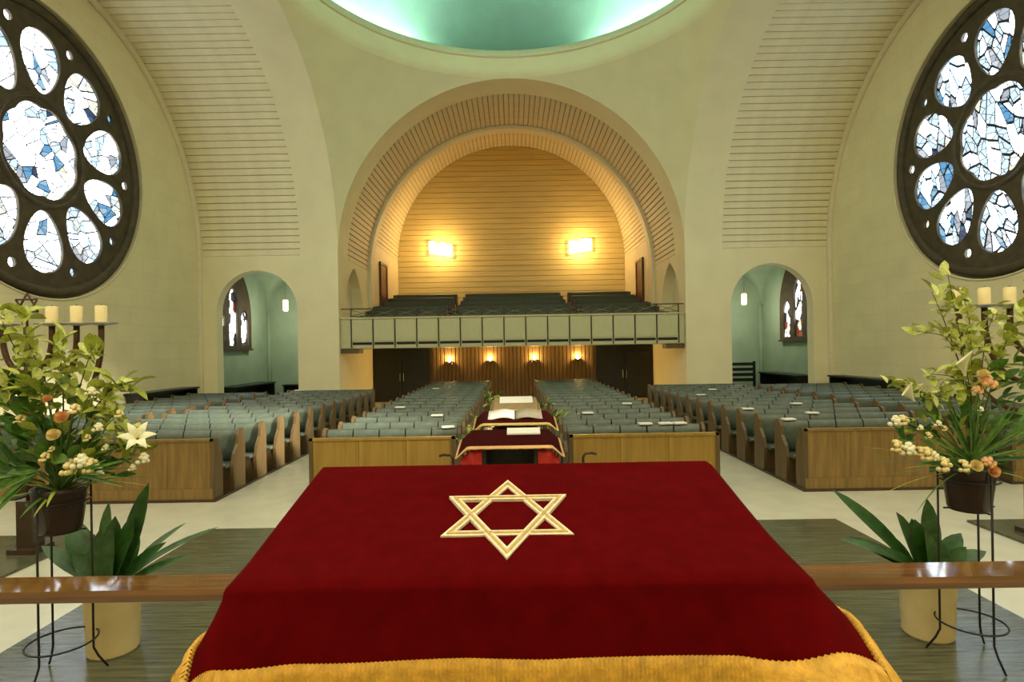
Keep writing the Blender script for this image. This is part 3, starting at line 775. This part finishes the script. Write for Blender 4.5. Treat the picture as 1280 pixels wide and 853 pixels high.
def mp_w(s, t):
    p = mp(s, t)
    if abs(s) < HW and 0 < t < Ln:      # soft creases of the pile
        e = min(HW-abs(s), t, Ln-t); p.z += 0.004*math.sin(9*s+3*t)*math.sin(8*t+s*4)*min(1, e/0.1)+0.003*math.sin(s*3+t*14)*min(1, e/0.1)
    return p
cl = cloth_obj('desk_cloth', mp_w, HW, Ln, LF, LS, LB, M_velvet, 0.008, 0.02)
tag(cl, 'deep red velvet desk cover with gold fringe and embroidered star, in the foreground', 'cloth')
# gold fringe: a rounded band plus hanging strands along the hem
def fringe(parent, mp, hw, Ln, Lf, Ls, Lb, width, step, m, name='fringe', back=True):
    """runs: lists of (start of the band, end of the strand); the band follows the hem, rounded at the corners"""
    path = []
    def lin(a, b, n): return [a+(b-a)*i/n for i in range(n+1)]
    n1 = max(2, int((Ln+Lf)/step)); n2 = max(2, int(2*(hw+Ls)/step))
    for t in lin(Ln+Lb*0, -Lf, n1): path.append((-hw-Ls, t, -1, 0))
    for s_ in lin(-hw-Ls, hw+Ls, n2): path.append((s_, -Lf, 0, -1))
    for t in lin(-Lf, Ln+Lb*0, n1): path.append((hw+Ls, t, 1, 0))
    mb = MB(); ns = 5; V = []; rng = random.Random(3)
    for q, (s_, t_, ds, dt) in enumerate(path):
        wob = 0.004*((q % 2)*2-1)
        L_ = width*(1+0.10*rng.uniform(-1, 1))
        for k in range(ns):
            e = -0.012+L_*k/(ns-1)
            p = mp(s_+ds*e, t_+dt*e)
            # push outwards, ridged
            o_ = 0.012 if k == 1 else 0.008
            p = p + Vector((ds*(o_+wob), dt*(o_+wob), 0.006 if k < 2 else 0))
            V.append(p)
    n = len(path)
    mb.add(V, [(j*ns+k, j*ns+k+1, (j+1)*ns+k+1, (j+1)*ns+k) for j in range(n-1) for k in range(ns-1)], True)
    o = mb.build(name, m, parent)
    so = o.modifiers.new('thickness', 'SOLIDIFY'); so.thickness = 0.014; so.offset = 0
    return slabel(o, 'gold fringe along the hem')
fringe(cl, mp, HW, Ln, LF, LS, LB, 0.10, 0.006, M_gold)
# star: two interlaced triangles, each band cream-edged with a gold line
tY = Vector((0, (YBk-YFt)/Ln, (ZBk-ZFt)/Ln)); nZ = Vector((0, -tY.z, tY.y))
sc_ = P(634.5, 654, 1.93); t0 = (Vector((0, sc_.y, sc_.z))-Vector((0, YFt, ZFt))).dot(tY)
def on_top(u, v, h):
    return Vector((sc_.x, YFt, ZFt)) + tY*(t0+v) + Vector((u, 0, 0)) + nZ*h
def tri(rad, up):
    a0 = PI/2 if up else -PI/2
    return [(rad*0.97*math.cos(a0+2*PI*k/3), rad*1.06*math.sin(a0+2*PI*k/3)) for k in range(3)]
RS = 0.248
star = None
for q, up in enumerate((True, False)):
    h = 0.010 + 0.003*q
    for nm, r0, r1, m, hh in (('star_band', RS, RS-0.056, M_cream, h), ('star_inlay', RS-0.020, RS-0.036, M_goldem, h+0.003)):
        o_, i_ = tri(r0, up), tri(r1, up); mb = MB(); V = []
        n = 12
        def along(T): return [(T[k][0]+(T[(k+1) % 3][0]-T[k][0])*j/n, T[k][1]+(T[(k+1) % 3][1]-T[k][1])*j/n) for k in range(3) for j in range(n)]
        A, B = along(o_), along(i_); N_ = len(A)
        bul = lambda p: (p[0]*1.0, p[1]*1.0)
        V = [on_top(*p, hh-0.014) for p in A]+[on_top(*p, hh) for p in A]+[on_top(*p, hh) for p in B]+[on_top(*p, hh-0.014) for p in B]
        Fc = []
        for b in range(3): Fc += [(b*N_+i, b*N_+(i+1) % N_, (b+1)*N_+(i+1) % N_, (b+1)*N_+i) for i in range(N_)]
        mb.add(V, Fc)
        if nm == 'star_band': star = mb.build('star_band', m, cl)
        else: mb.build('star_inlay', m, star)

# rail behind the desk
rl = thing('podium_rail', 'varnished wooden rail running behind the red covered desk', 'railing', (0, 2.33, 0))
rl.rotation_euler = (0, 0, 0)
zt = 1.475
MB().prism([(-0.08, zt-0.045), (-0.085, zt-0.02), (-0.075, zt), (0.075, zt), (0.085, zt-0.02), (0.08, zt-0.045)], -3.2, 3.2, 'x').build('handrail', M_rail, rl)
for x in (-3.0, -0.9, 0.9, 3.0):
    MB().box(x-0.03, x+0.03, -0.03, 0.03, 0.03, zt-0.045).build('post', M_iron, rl)

# ------------------------------------------------------------------ draped lecterns in the centre aisle
def lectern(yf, zf, yb, zb, hw, label, clabel, m, xo, Ls, Lf, fl, fm, curtain=False):
    t = thing('lectern', label, 'lectern', (xo, (yf+yb)/2, 0), 0, 'lecterns in the centre aisle'); dy = (yb-yf)/2
    MB().prism([(-dy, zf-0.05), (dy, zb-0.05), (dy, zb-0.012), (-dy, zf-0.012)], -hw+0.01, hw-0.01, 'x').build('lectern_top', M_darkwood, t)
    for sx in (-1, 1):
        for sy in (-1, 1):
            MB().box(sx*(hw*0.66)-0.03, sx*(hw*0.66)+0.03, sy*(dy-0.08)-0.03, sy*(dy-0.08)+0.03, 0, (zf if sy < 0 else zb)-0.05-0.02*(1 if sy < 0 else 0)).build('leg', M_rope, t)
    MB().box(-hw*0.62, hw*0.62, dy-0.12, dy-0.08, 0.02, zb-0.06).build('back_panel', M_black, t)
    MB().box(-hw*0.66, hw*0.66, -dy+0.06, dy-0.06, 0.30, 0.35).build('shelf', M_oak, t)
    fw = lambda s, t_: fl
    mp_, Ln_ = drape(hw, yb, zb, yf, zf, Lf, Ls, 0.1, fw, xo=xo)
    c = cloth_obj('lectern_cloth', mp_, hw, Ln_, Lf, Ls, 0.1, m, 0.008, 0.04)
    tag(c, clabel, 'cloth', 'cloths on the aisle lecterns')
    fringe(c, mp_, hw, Ln_, Lf, Ls, 0.1, 0.035, 0.03, fm)
    if curtain:
        for s in (-1, 1):
            mb = MB().grid(lambda u, v: (xo+s*(hw*0.66+0.02+(hw*0.56)*u*(1-v*0.75)), yf+0.02+0.02*math.sin(u*9), zf-0.055-max(0,u-0.55)*0.30-v*0.6), 14, 6)
            cc = mb.build('side_curtain', M_redlin, c)
            so = cc.modifiers.new('thickness', 'SOLIDIFY'); so.thickness = 0.008
    return t
lectern(7.45, 1.13, 8.20, 1.235, 0.52, 'lectern with open front under a dark red cloth, nearest in the centre aisle', 'dark red cloth with peach fringe on the nearest aisle lectern', M_velvet2, -0.06, 0.20, 0.02, 0.72, mat('peach_fringe', (0.75,0.42,0.16), 0.6), True)
lectern(9.05, 1.215, 9.80, 1.325, 0.50, 'middle lectern in the centre aisle holding an open book', 'dark red cloth beneath the open book on the middle aisle lectern', M_velvet2, 0.02, 0.18, 0.02, 0.75, M_goldem)
lectern(11.0, 1.225, 11.9, 1.375, 0.40, 'farthest lectern in the centre aisle with a pale cloth', 'brown cloth on the farthest lectern of the aisle', mat('brown_cloth', (0.30,0.20,0.09), 0.7), 0.03, 0.15, 0.03, 0.4, M_goldem)
def slab_on(name, label, cat, px0, px1, y0, z0, y1, z1, m, parts=None, xs=None):
    """flat sheet lying on a slanted top between (y0,z0) and (y1,z1)"""
    xa_, xb_ = xs; o = MB()
    o.add([(xa_,y0,z0),(xb_,y0,z0),(xb_,y1,z1),(xa_,y1,z1),(xa_,y0,z0+.02),(xb_,y0,z0+.02),(xb_,y1,z1+.02),(xa_,y1,z1+.02)], [(0,3,2,1),(4,5,6,7),(0,1,5,4),(1,2,6,5),(2,3,7,6),(3,0,4,7)])
    return tag(o.build(name, m), label, cat)
def lz(y, yf, zf, yb, zb): return zf+(zb-zf)*(y-yf)/(yb-yf)+0.008
slab_on('prayer_book', 'closed pale book at the back edge of the nearest aisle lectern', 'book', 0,0, 7.92, lz(7.92,7.45,1.13,8.20,1.235), 8.19, lz(8.19,7.45,1.13,8.20,1.235), M_paper, xs=(-0.10,0.36))
ob = thing('open_book', 'large open book on the middle lectern of the aisle', 'book', (0.02, 9.25, lz(9.25,9.05,1.215,9.80,1.325)))
for s, m in ((-1, M_paper), (1, M_papergrey)):
    sl = (1.325-1.215)/0.75
    mb = MB().grid(lambda u, v: (s*(0.01+0.43*u), 0.5*v, sl*0.5*v+0.012+0.03*math.sin(PI*min(1, u*1.2))), 8, 2)
    o = mb.build('page_block', m, ob); so = o.modifiers.new('thickness', 'SOLIDIFY'); so.thickness = 0.02
slab_on('paper_sheet', 'bright white sheet on top of the farthest aisle lectern', 'paper', 0,0, 11.4, lz(11.4,11.0,1.225,11.9,1.375)+0.004, 11.85, lz(11.85,11.0,1.225,11.9,1.375)+0.004, M_paper, xs=(-0.28,0.38))
# small bent metal handles beside the near lectern
for px, py, lb in ((566, 577, 'left'), (729, 575, 'right')):
    s = -1 if lb == 'left' else 1
    c = P(px, py, 8.6)
    t = thing('gate_post', 'small dark metal post with bent handle %s of the nearest lectern' % lb, 'post', (c.x, 8.6, 0), 0, 'metal posts by the centre aisle')
    MB().tube([(0,0,0.0),(0,0,c.z-0.03)], 0.022, 8).build('post', M_iron, t)
    MB().tube([(0,0,c.z-0.05),(0,0,c.z+0.04),(s*0.03,0,c.z+0.09),(s*0.14,0,c.z+0.10),(s*0.2,0,c.z+0.08)], 0.02, 8).build('handle', M_bronze, t)
    MB().lathe([(0.08,0),(0.08,0.02),(0.03,0.04)], (0,0,0), 12).build('foot', M_iron, t)

# ------------------------------------------------------------------ leaves, flowers
def leaf_mesh(name, m, L=1.0, W=0.2, droop=0.15, n=5, fold=0.12, shape='lance'):
    mb = MB(); V = []
    for i in range(n+1):
        u = i/n
        w_ = {'lance': math.sin(PI*min(1, u*0.93+0.07))**0.85, 'blade': (1-u)**0.45*min(1, u*8+0.35), 'paddle': math.sin(PI*min(1, u**1.35*0.97+0.02))**0.8+0.03, 'oval': math.sin(PI*min(1, u*0.95+0.05))**0.6}[shape]*W/2
        if i == n: w_ = W*0.02
        z = -droop*u*u*L
        V += [(u*L, -w_, z+fold*w_*2), (u*L, 0, z), (u*L, w_, z+fold*w_*2)]
    Fc = []
    for i in range(n):
        for k in range(2): Fc.append((i*3+k, i*3+k+1, (i+1)*3+k+1, (i+1)*3+k))
    return mb.add(V, Fc, True).mesh(name, m)
LEAF_S = [leaf_mesh('leaf', m, 1, 0.52, dr, 4, 0.2, 'oval') for m in (M_leafl, M_leafl2, M_leafm) for dr in (0.1, 0.3)]
def orient(loc, d, L, roll=0.0, up=Vector((0,0,1))):
    d = Vector(d).normalized(); a = up.cross(d)
    if a.length < 1e-3: a = Vector((0,1,0))
    a.normalize(); n = d.cross(a)
    rm = Matrix((d, a, n)).transposed().to_4x4() @ Matrix.Rotation(roll, 4, 'X')
    return Matrix.Translation(loc) @ rm @ Matrix.Scale(L, 4)
def rdir(rng, spread=1.0):
    return Vector((rng.gauss(0, 1), rng.gauss(0, 1), rng.gauss(0, 1))).normalized()*spread
# flower meshes (unit size)
def rose_mesh(m):
    mb = MB()
    for ring, (n, r0, tilt) in enumerate(((4, 0.20, 0.0), (5, 0.34, 0.2), (6, 0.46, 0.55))):
        for k in range(n):
            az = 2*PI*k/n+ring*0.5
            def fn(u, v):
                a = az+(u-0.5)*2*PI/n*1.35; r_ = 0.08+r0*(v**0.8); z = 0.55*v*(1.15-tilt*0.6)-0.18*ring*0.6 - (0.12*tilt*v*v) - 0.08*abs(u-.5)*v
                return (r_*math.cos(a), r_*math.sin(a), z)
            mb.grid(fn, 3, 3)
    return mb.mesh('rose_bloom', m)
def lily_mesh(m):
    mb = MB()
    for k in range(6):
        az = 2*PI*k/6
        def fn(u, v):
            w_ = 0.20*math.sin(PI*(v*0.86+0.12)); r_ = 0.06+0.75*v**1.8; z = 0.75*v-0.35*v**4
            x, y = r_, (u-0.5)*2*w_
            return (x*math.cos(az)-y*math.sin(az), x*math.sin(az)+y*math.cos(az), z-abs(u-0.5)*0.08)
        mb.grid(fn, 2, 6)
    return mb.mesh('lily_bloom', m)
def calla_mesh(m):
    def fn(u, v):
        a = 2*PI*u; r_ = 0.05+0.34*v**1.6; z = v*1.0+0.35*v*v*math.cos(a)
        return (r_*math.cos(a)+0.12*v*v, r_*math.sin(a), z)
    return MB().grid(fn, 14, 7).mesh('calla_bloom', m)
def puff_mesh(m, seed):
    rng = random.Random(seed); mb = MB()
    for k in range(14):
        d = rdir(rng); d.z = abs(d.z)*0.8-0.1; c = d*0.36
        mb.lathe([(0.001,-0.16),(0.12,-0.10),(0.16,0),(0.12,0.11),(0.001,0.15)], c, 7)
    return mb.mesh('flower_cluster', m)
ROSE_Y, ROSE_P, ROSE_W = rose_mesh(M_petaly), rose_mesh(M_petalp), rose_mesh(M_petalw)
LILY, CALLA = lily_mesh(M_petalw), calla_mesh(M_petalw)
PUFF_Y, PUFF_P, PUFF_W = puff_mesh(M_petaly, 1), puff_mesh(M_petalp, 2), puff_mesh(M_petalw, 4)

def flower_stand(label, base, pot_z, feet_az, rr=0.19):
    t = thing('plant_stand', label, 'stand', base, 0, 'wire plant stands')
    for k in range(3):
        a = feet_az+2*PI*k/3; c, s = math.cos(a), math.sin(a)
        MB().tube([(c*(rr+0.09), s*(rr+0.09), 0.008), (c*(rr+0.03), s*(rr+0.03), 0.10), (c*rr, s*rr, 0.17), (c*rr, s*rr, 0.6), (c*rr, s*rr, pot_z+0.34)], 0.008, 6).build('leg', M_iron, t)
    for zz, r_, nm in ((0.26, rr+0.03, 'lower_ring'), (pot_z+0.20, rr, 'pot_ring')):
        MB().tube([(r_*math.cos(2*PI*i/32), r_*math.sin(2*PI*i/32), zz) for i in range(32)], 0.007, 6, closed=True).build(nm, M_iron, t)
    MB().tube([(-rr,0,pot_z-0.012),(rr,0,pot_z-0.012)], 0.007, 6).tube([(0,-rr,pot_z-0.012),(0,rr,pot_z-0.012)], 0.007, 6).build('pot_rest', M_iron, t)
    return t
def curve_pts(a, b, sag, n=8):
    a, b = Vector(a), Vector(b)
    return [a.lerp(b, i/n)+Vector((0, 0, sag*math.sin(PI*i/n))) for i in range(n+1)]

def bouquet(label, base, pot_z, seed, branches, blooms, blades, fans, filler):
    rng = random.Random(seed)
    t = thing('flower_arrangement', label, 'flowers', (base[0], base[1], pot_z))
    inv = Vector((base[0], base[1], pot_z))
    MB().lathe([(0.001,0),(0.125,0),(0.135,0.02),(0.172,0.30),(0.178,0.33),(0.165,0.33),(0.158,0.29),(0.001,0.28)], (0,0,0), 24).build('pot', M_potbrown, t)
    top = Vector((0, 0, 0.30))
    for (pts, nl, ls, mset) in branches:
        C = [top] + [P(px, py, base[1]+dd)-inv for px, py, dd in pts]
        # smooth polyline
        Q = []
        for i in range(len(C)-1):
            for j in range(6): Q.append(C[i].lerp(C[i+1], j/6))
        Q.append(C[-1])
        for _ in range(2): Q = [Q[0]]+[(Q[i-1]+Q[i]*2+Q[i+1])/4 for i in range(1, len(Q)-1)]+[Q[-1]]
        st = MB().tube(Q, [0.006-0.004*i/len(Q) for i in range(len(Q))], 5).build('branch', M_stem, t)
        for k in range(int(nl*1.5)):
            f = 0.30+0.70*(k+0.5)/int(nl*1.5); i = min(len(Q)-2, int(f*(len(Q)-1))); p = Q[i].lerp(Q[i+1], f*(len(Q)-1)-i)
            tg = (Q[i+1]-Q[i]).normalized(); d = tg*0.35+rdir(rng, 0.9)+Vector((0,-0.15,0.25))
            p = p + rdir(rng, 0.045)
            link('leaf', LEAF_S[rng.choice(mset)], st, mw=orient(p, d, 1.25*ls*rng.uniform(0.75, 1.25), rng.uniform(-0.8, 0.8)))
    for (px, py, dd, kind, sz) in blooms:
        p = P(px, py, base[1]+dd)-inv
        d = (p-Vector((0,0,0.15))).normalized()*0.6+Vector((0,-0.75,0.25))
        me = {'ry': ROSE_Y, 'rp': ROSE_P, 'rw': ROSE_W, 'li': LILY, 'ca': CALLA, 'py': PUFF_Y, 'pp': PUFF_P, 'pw': PUFF_W}[kind]
        if kind == 'ca': d = (p-Vector((0,0,0.2))).normalized()+Vector((-0.35,-0.2,0.2))
        q = d.normalized().to_track_quat('Z', 'Y').to_matrix().to_4x4()
        sg = MB().tube(curve_pts(top, p, 0.05, 6), 0.004, 5).build('flower_stem', M_stemg, t)
        link(me.name.split('.')[0], me, sg, mw=Matrix.Translation(p) @ q @ Matrix.Scale(sz, 4))
    for (px, py, dd, W, dr) in blades:
        p = P(px, py, base[1]+dd)-inv; d = p-top; Lb_ = d.length
        e = d.normalized(); e = (e+Vector((0,0,dr*0.9))).normalized()
        me = leaf_mesh('blade_leaf', M_leafm if rng.random() < 0.6 else M_leafl, 1, W/Lb_, dr, 7, 0.25, 'blade')
        link('blade_leaf', me, t, mw=orient(top+Vector((0,0,-0.02)), e, Lb_))
    for (ax, ay, dd, n, a0, a1, L_, W) in fans:
        c = P(ax, ay, base[1]+dd)-inv
        sg = MB().tube(curve_pts(top, c, 0.02, 4), 0.006, 5).build('frond_stem', M_stemg, t)
        me = leaf_mesh('frond_leaf', M_leafm, 1, W/L_, 0.08, 6, 0.3, 'blade'); me2 = leaf_mesh('frond_leaf', M_leafd, 1, W/L_, 0.08, 6, 0.3, 'blade')
        for k in range(n):
            a = math.radians(a0+(a1-a0)*k/(n-1)); d = Vector((math.cos(a), -0.35+0.12*math.sin(k*2.3), math.sin(a)))
            link('frond_leaf', me if k % 3 else me2, sg, mw=orient(c, d, L_*(0.85+0.2*math.sin(k*1.7+1)), rng.uniform(-0.4, 0.4), Vector((0,-1,0.2))))
    for (px, py, sx, sy, n, ls, mset) in filler:
        c = P(px, py, base[1])-inv
        for k in range(n):
            g = [max(-1.5, min(1.5, rng.gauss(0, 1))) for _ in range(3)]; p = c+Vector((g[0]*sx, g[1]*sx*0.7, g[2]*sy))
            d = (p-top).normalized()+rdir(rng, 0.7)+Vector((0,-0.3,0))
            link('leaf', LEAF_S[rng.choice(mset)], t, mw=orient(p-d.normalized()*0.03, d, 1.35*ls*rng.uniform(0.7, 1.35), rng.uniform(-1, 1)))
    return t

LI = [0,1,2,3]; MI = [4,5,0]; DI = [4,5]
# left stand + arrangement
bl = Vector((-3.36, 4.25, 0.03)); pzl = 1.10
flower_stand('black wire plant stand holding the flowers on the left', bl, pzl, math.radians(25))
bouquet('tall lime green and cream flower arrangement in brown pot on the left stand', bl, pzl, 5,
    branches=[([(45,480,0),(10,420,-.05),(-8,372,-.05)], 26, .105, LI), ([(60,480,.05),(35,430,0),(22,385,0)], 22, .10, LI), ([(80,500,0),(75,455,-.05),(80,425,-.05)], 20, .10, LI),
              ([(95,500,.0),(110,450,0),(118,440,0)], 18, .10, LI), ([(110,520,0),(140,485,0),(165,478,0)], 26, .095, LI), ([(120,540,0),(150,530,0),(168,560,-.05)], 18, .09, LI),
              ([(50,500,-.1),(15,470,-.1),(-30,450,-.1)], 20, .10, LI), ([(130,500,0),(135,515,0),(150,520,0)], 14, .09, LI)],
    blooms=[(78,523,-.2,'rp',.085),(68,545,-.22,'ry',.085),(60,500,-.18,'rp',.06),(92,512,-.2,'py',.09),(55,572,-.22,'py',.08),(85,585,-.22,'py',.13),(100,578,-.24,'pw',.13),(112,583,-.22,'py',.12),(122,590,-.2,'pw',.09),
            (172,549,-.12,'li',.15),(178,574,-.1,'pw',.10),(165,585,-.1,'pw',.06),(122,535,-.18,'pw',.08),(148,518,-.1,'py',.07),(113,490,-.14,'pw',.08),(108,548,-.2,'py',.06),(25,525,-.2,'py',.09),(132,560,-.15,'pw',.06),(64,562,-.2,'py',.05)],
    blades=[(-40,640,-.3,.05,.5),(5,625,-.35,.05,.5),(30,640,-.35,.045,.5),(-30,600,-.25,.05,.4),(10,590,-.3,.04,.3),(60,625,-.35,.04,.5),(190,590,-.1,.03,.25),(180,600,-.1,.03,.3),(165,580,0,.03,.2),(45,640,-.3,.03,.5),(150,600,-.3,.025,.3)],
    fans=[(40,590,-.1,9,125,185,.42,.06),(48,588,-.22,9,172,232,.46,.055),(95,592,-.2,6,-8,22,.42,.03)],
    filler=[(70,510,.20,.14,70,.10,MI),(110,560,.18,.08,50,.09,MI),(40,560,.16,.10,40,.11,DI),(140,570,.10,.06,26,.08,MI),(10,500,.12,.12,34,.10,MI),(95,590,.14,.05,30,.10,DI)])
# right stand + arrangement
br_ = Vector((3.40, 4.32, 0.03)); pzr = 1.13
flower_stand('black wire plant stand holding the flowers on the right', br_, pzr, math.radians(155))
bouquet('tall flower arrangement with callas and spiky fan leaves on the right stand', br_, pzr, 9,
    branches=[([(1215,500,0),(1200,420,0),(1185,345,0)], 30, .085, LI), ([(1205,470,0),(1180,400,0),(1165,365,0)], 16, .085, LI), ([(1210,480,0),(1185,420,0),(1140,413,0)], 20, .075, LI), ([(1225,480,.05),(1232,420,.05),(1245,385,.05)], 20, .08, LI),
              ([(1240,480,0),(1260,420,0),(1285,390,0)], 26, .085, LI), ([(1190,500,0),(1150,490,0),(1112,478,0)], 28, .075, LI), ([(1210,490,0),(1190,470,0),(1165,468,0)], 18, .075, LI), ([(1215,460,.05),(1212,400,.05),(1205,375,.05)], 16, .08, LI)],
    blooms=[(1143,502,-.15,'ca',.14),(1206,470,-.1,'ca',.15),(1235,478,-.12,'pp',.13),(1228,470,-.12,'ry',.08),(1222,488,-.12,'pp',.08),(1118,527,-.15,'pw',.10),(1128,526,-.15,'py',.09),(1120,558,-.2,'py',.10),(1134,562,-.22,'pw',.12),(1150,565,-.2,'py',.08),(1158,568,-.22,'py',.11),(1166,571,-.22,'pw',.09),
            (1178,581,-.24,'py',.12),(1204,583,-.24,'py',.10),(1220,583,-.25,'ry',.08),(1236,578,-.25,'pp',.10),(1241,590,-.25,'rp',.08),(1160,545,-.15,'py',.06),(1172,530,-.12,'pw',.06),(1180,536,-.12,'py',.05),(1150,535,-.15,'pw',.05),(1225,512,-.2,'pw',.05)],
    blades=[(1082,553,-.1,.03,.15),(1092,572,-.1,.03,.2),(1100,590,-.1,.015,.15),(1100,615,-.2,.012,.25),(1150,632,-.35,.02,.4),(1165,612,-.3,.02,.3),(1300,560,-.2,.04,.2),(1295,600,-.2,.04,.4),(1150,520,-.1,.02,.1),(1130,580,-.2,.02,.2)],
    fans=[(1213,575,-.12,23,5,178,.50,.032)],
    filler=[(1150,540,.10,.06,26,.07,MI),(1245,545,.14,.10,36,.09,DI),(1200,520,.16,.08,40,.08,MI),(1262,480,.10,.12,30,.09,DI),(1210,580,.14,.03,24,.08,DI)])

# leafy plants in cream pots
def leafy(label, base, leaves, r0, h):
    t = thing('potted_plant', label, 'plant', base, 0, 'broad leaved plants in cream pots')
    MB().lathe([(0.001,0),(r0*0.86,0),(r0*0.90,0.02),(r0,h-0.03),(r0*1.04,h-0.02),(r0*1.04,h),(r0*0.94,h),(r0*0.92,h-0.05),(0.001,h-0.05)], (0,0,0), 32).build('pot', M_potcream, t)
    MB().lathe([(r0*0.92,h-0.052),(r0*0.92,h-0.04),(0.001,h-0.03)], (0,0,0), 20).build('soil', M_soil, t)
    inv = Vector(base)
    for (px, py, dd, W, dr) in leaves:
        tip = P(px, py, base[1]+dd)-inv; a = math.atan2(tip.y, tip.x)
        b0 = Vector((0.05*math.cos(a), 0.05*math.sin(a), h-0.045)); d = tip-b0; L_ = d.length
        e = (d.normalized()+Vector((0,0,dr*0.85))).normalized()
        me = leaf_mesh('leaf', M_leafd, 1, 1.9*W/L_, dr*1.15, 9, 0.16, 'paddle')
        link('leaf', me, t, mw=orient(b0, e, L_, 0.3*math.sin(px), Vector((0,-0.65,0.75)) if abs(e.z) < 0.95 else Vector((0,-1,0))))
bpl = Vector((-3.24, 4.62, 0.03))
leafy('broad leaved green plant in cream pot on the left', bpl,
    [(182,606,.0,.075,.05),(125,630,.1,.07,.1),(140,650,-.1,.08,.1),(60,665,-.1,.085,.35),(45,690,-.15,.075,.45),(75,660,.1,.08,.3),(160,650,-.1,.07,.1),(232,668,.05,.035,.6),(205,655,.15,.04,.45),(90,700,-.2,.07,.3),(150,680,-.2,.08,.15),(185,690,-.15,.06,.3),(210,712,-.1,.035,.5),(110,672,-.15,.08,.2),(130,662,-.2,.07,.1),(170,672,.1,.06,.2)], 0.20, 0.52)
bpr = Vector((3.32, 4.66, 0.03))
leafy('broad leaved green plant in cream pot on the right', bpr,
    [(1060,627,0,.06,.3),(1125,642,-.1,.08,.05),(1143,650,.1,.08,.1),(1162,625,.05,.075,.05),(1150,655,-.15,.08,.1),(1076,675,-.1,.06,.35),(1085,690,-.1,.05,.4),(1205,668,0,.08,.25),(1236,692,-.1,.075,.4),(1190,645,.1,.035,.3),(1215,698,-.2,.07,.35),(1105,665,.1,.05,.3),(1170,670,-.2,.08,.15),(1185,690,-.2,.08,.3),(1120,690,-.2,.07,.3)], 0.20, 0.50)

# fern sprays tied to the pew ends on the aisle
def spray(label, c, n, seed, ls):
    rng = random.Random(seed); t = thing('fern_spray', label, 'plant', c, 0, 'green sprays along the centre aisle')
    MB().tube([(0,0,-c[2]+0.02),(0,0,-0.1),(0,0,0.12)], 0.012, 6).build('stem', M_stemg, t)
    MB().lathe([(0.10,-c[2]),(0.10,-c[2]+0.02),(0.02,-c[2]+0.05)], (0,0,0), 12).build('foot', M_iron, t)
    for k in range(n):
        d = rdir(rng); d.z = d.z*0.7+0.35; d.y -= 0.2
        f = MB().tube([Vector((0,0,0.05)), d*0.18, d*0.34+Vector((0,0,-0.02))], 0.004, 4).build('frond', M_stemg, t)
        for j in range(5):
            link('leaf', LEAF_S[rng.choice([0,2,4,5])], f, mw=orient(d*(0.10+0.055*j), d+rdir(rng, 0.8), ls*rng.uniform(0.8, 1.2), rng.uniform(-1, 1)))
for px, py, dd, n, lb in ((612,508,15.5,9,'left of the aisle beside the farthest lectern'), (608,497,18.5,7,'left of the aisle behind the farthest lectern'), (578,548,9.95,7,'left of the aisle by the front screen'), (588,538,11.0,6,'left of the aisle just behind the front screen'), (692,512,14.5,7,'right of the aisle beside the farthest lectern'), (690,530,11.2,5,'right of the aisle beside the middle lectern')):
    pp_ = P(px, py, dd); pp_.x = max(-0.72, min(0.68, pp_.x))
    spray('green leaf spray on a thin stand, %s' % lb, pp_, n, px, 0.14)

# ------------------------------------------------------------------ menorahs
def menorah(label, side, base, zc, sp, rz=0):
    t = thing('menorah', label, 'menorah', base, rz, 'standing menorahs beside the podium')
    MB().box(-0.16, 0.16, -0.16, 0.16, 0.0, 0.06).box(-0.095, 0.095, -0.095, 0.095, 0.06, 0.62).build('base', M_darkwood, t)
    MB().tube([(0,0,0.6),(0,0,zc-0.02)], 0.04, 10).build('stem', M_bronze, t)
    for k in (1, 2, 3):
        for s in (-1, 1):
            rr = sp*k; zb = zc-0.12
            pts = [(s*rr*(1-0.0*0), 0, zc-0.01)] + [(s*rr*math.cos(PI/2*i/12)**0.75 if i < 12 else 0, 0, zb-(rr*1.12+0.12)*math.sin(PI/2*i/12)) for i in range(13)]
            MB().tube(pts, 0.033, 8).build('arm', M_bronze, t)
            tr = MB().lathe([(0.03,-0.02),(0.05,-0.012),(0.17,0.006),(0.18,0.022),(0.16,0.018),(0.001,0.012)], (s*rr,0,zc), 20).build('tray', M_pewter, t)
    # star finial
    zs = zc+0.24
    st = MB()
    for up in (1, -1):
        pts = [(0.15*math.cos(PI/2*up+2*PI*k/3), 0.006*up, zs+0.15*math.sin(PI/2*up+2*PI*k/3)) for k in range(3)]
        for k in range(3): st.tube([pts[k], pts[(k+1) % 3]], 0.012, 6)
    st.tube([(0,0,zc-0.04),(0,0,zs-0.14)], 0.014, 6)
    st.build('star_finial', M_bronze, t)
    cm = MB().lathe([(0.001,0),(0.062,0),(0.064,0.02),(0.064,0.205),(0.05,0.213),(0.001,0.205)], (0,0,0), 16).mesh('candle', M_wax)
    wm = MB().tube([(0,0,0.2),(0.003,0,0.235)], 0.004, 5).mesh('wick', M_iron)
    m_ = Matrix.Rotation(rz, 3, 'Z')
    for k in (-3,-2,-1,1,2,3):
        p = Vector(base)+m_ @ Vector((sp*k, 0, zc+0.013))
        if side*k > 1 and abs(p.x) > 0.92*p.y: pass
        c = thing('candle', 'thick cream candle on %s menorah, %s from the star toward the %s' % (side < 0 and 'left' or 'right', ordn(abs(k)-1), 'aisle' if side*k < 0 else 'outer wall'), 'candle', p, 0, 'candles on the menorahs')
        link('wax', cm, c); link('wick', wm, c)
pm = P(34, 404, 7.0)
menorah('dark bronze standing menorah with star finial behind flowers on the left', -1, (pm.x, 7.0, 0.03), P(93,406,7.0).z-0.03, 0.30)
pm2 = P(1294, 381, 7.0)
menorah('dark bronze standing menorah behind flowers on the right', 1, (pm2.x, 7.0, 0.03), P(1237,383,7.0).z-0.03, 0.31)
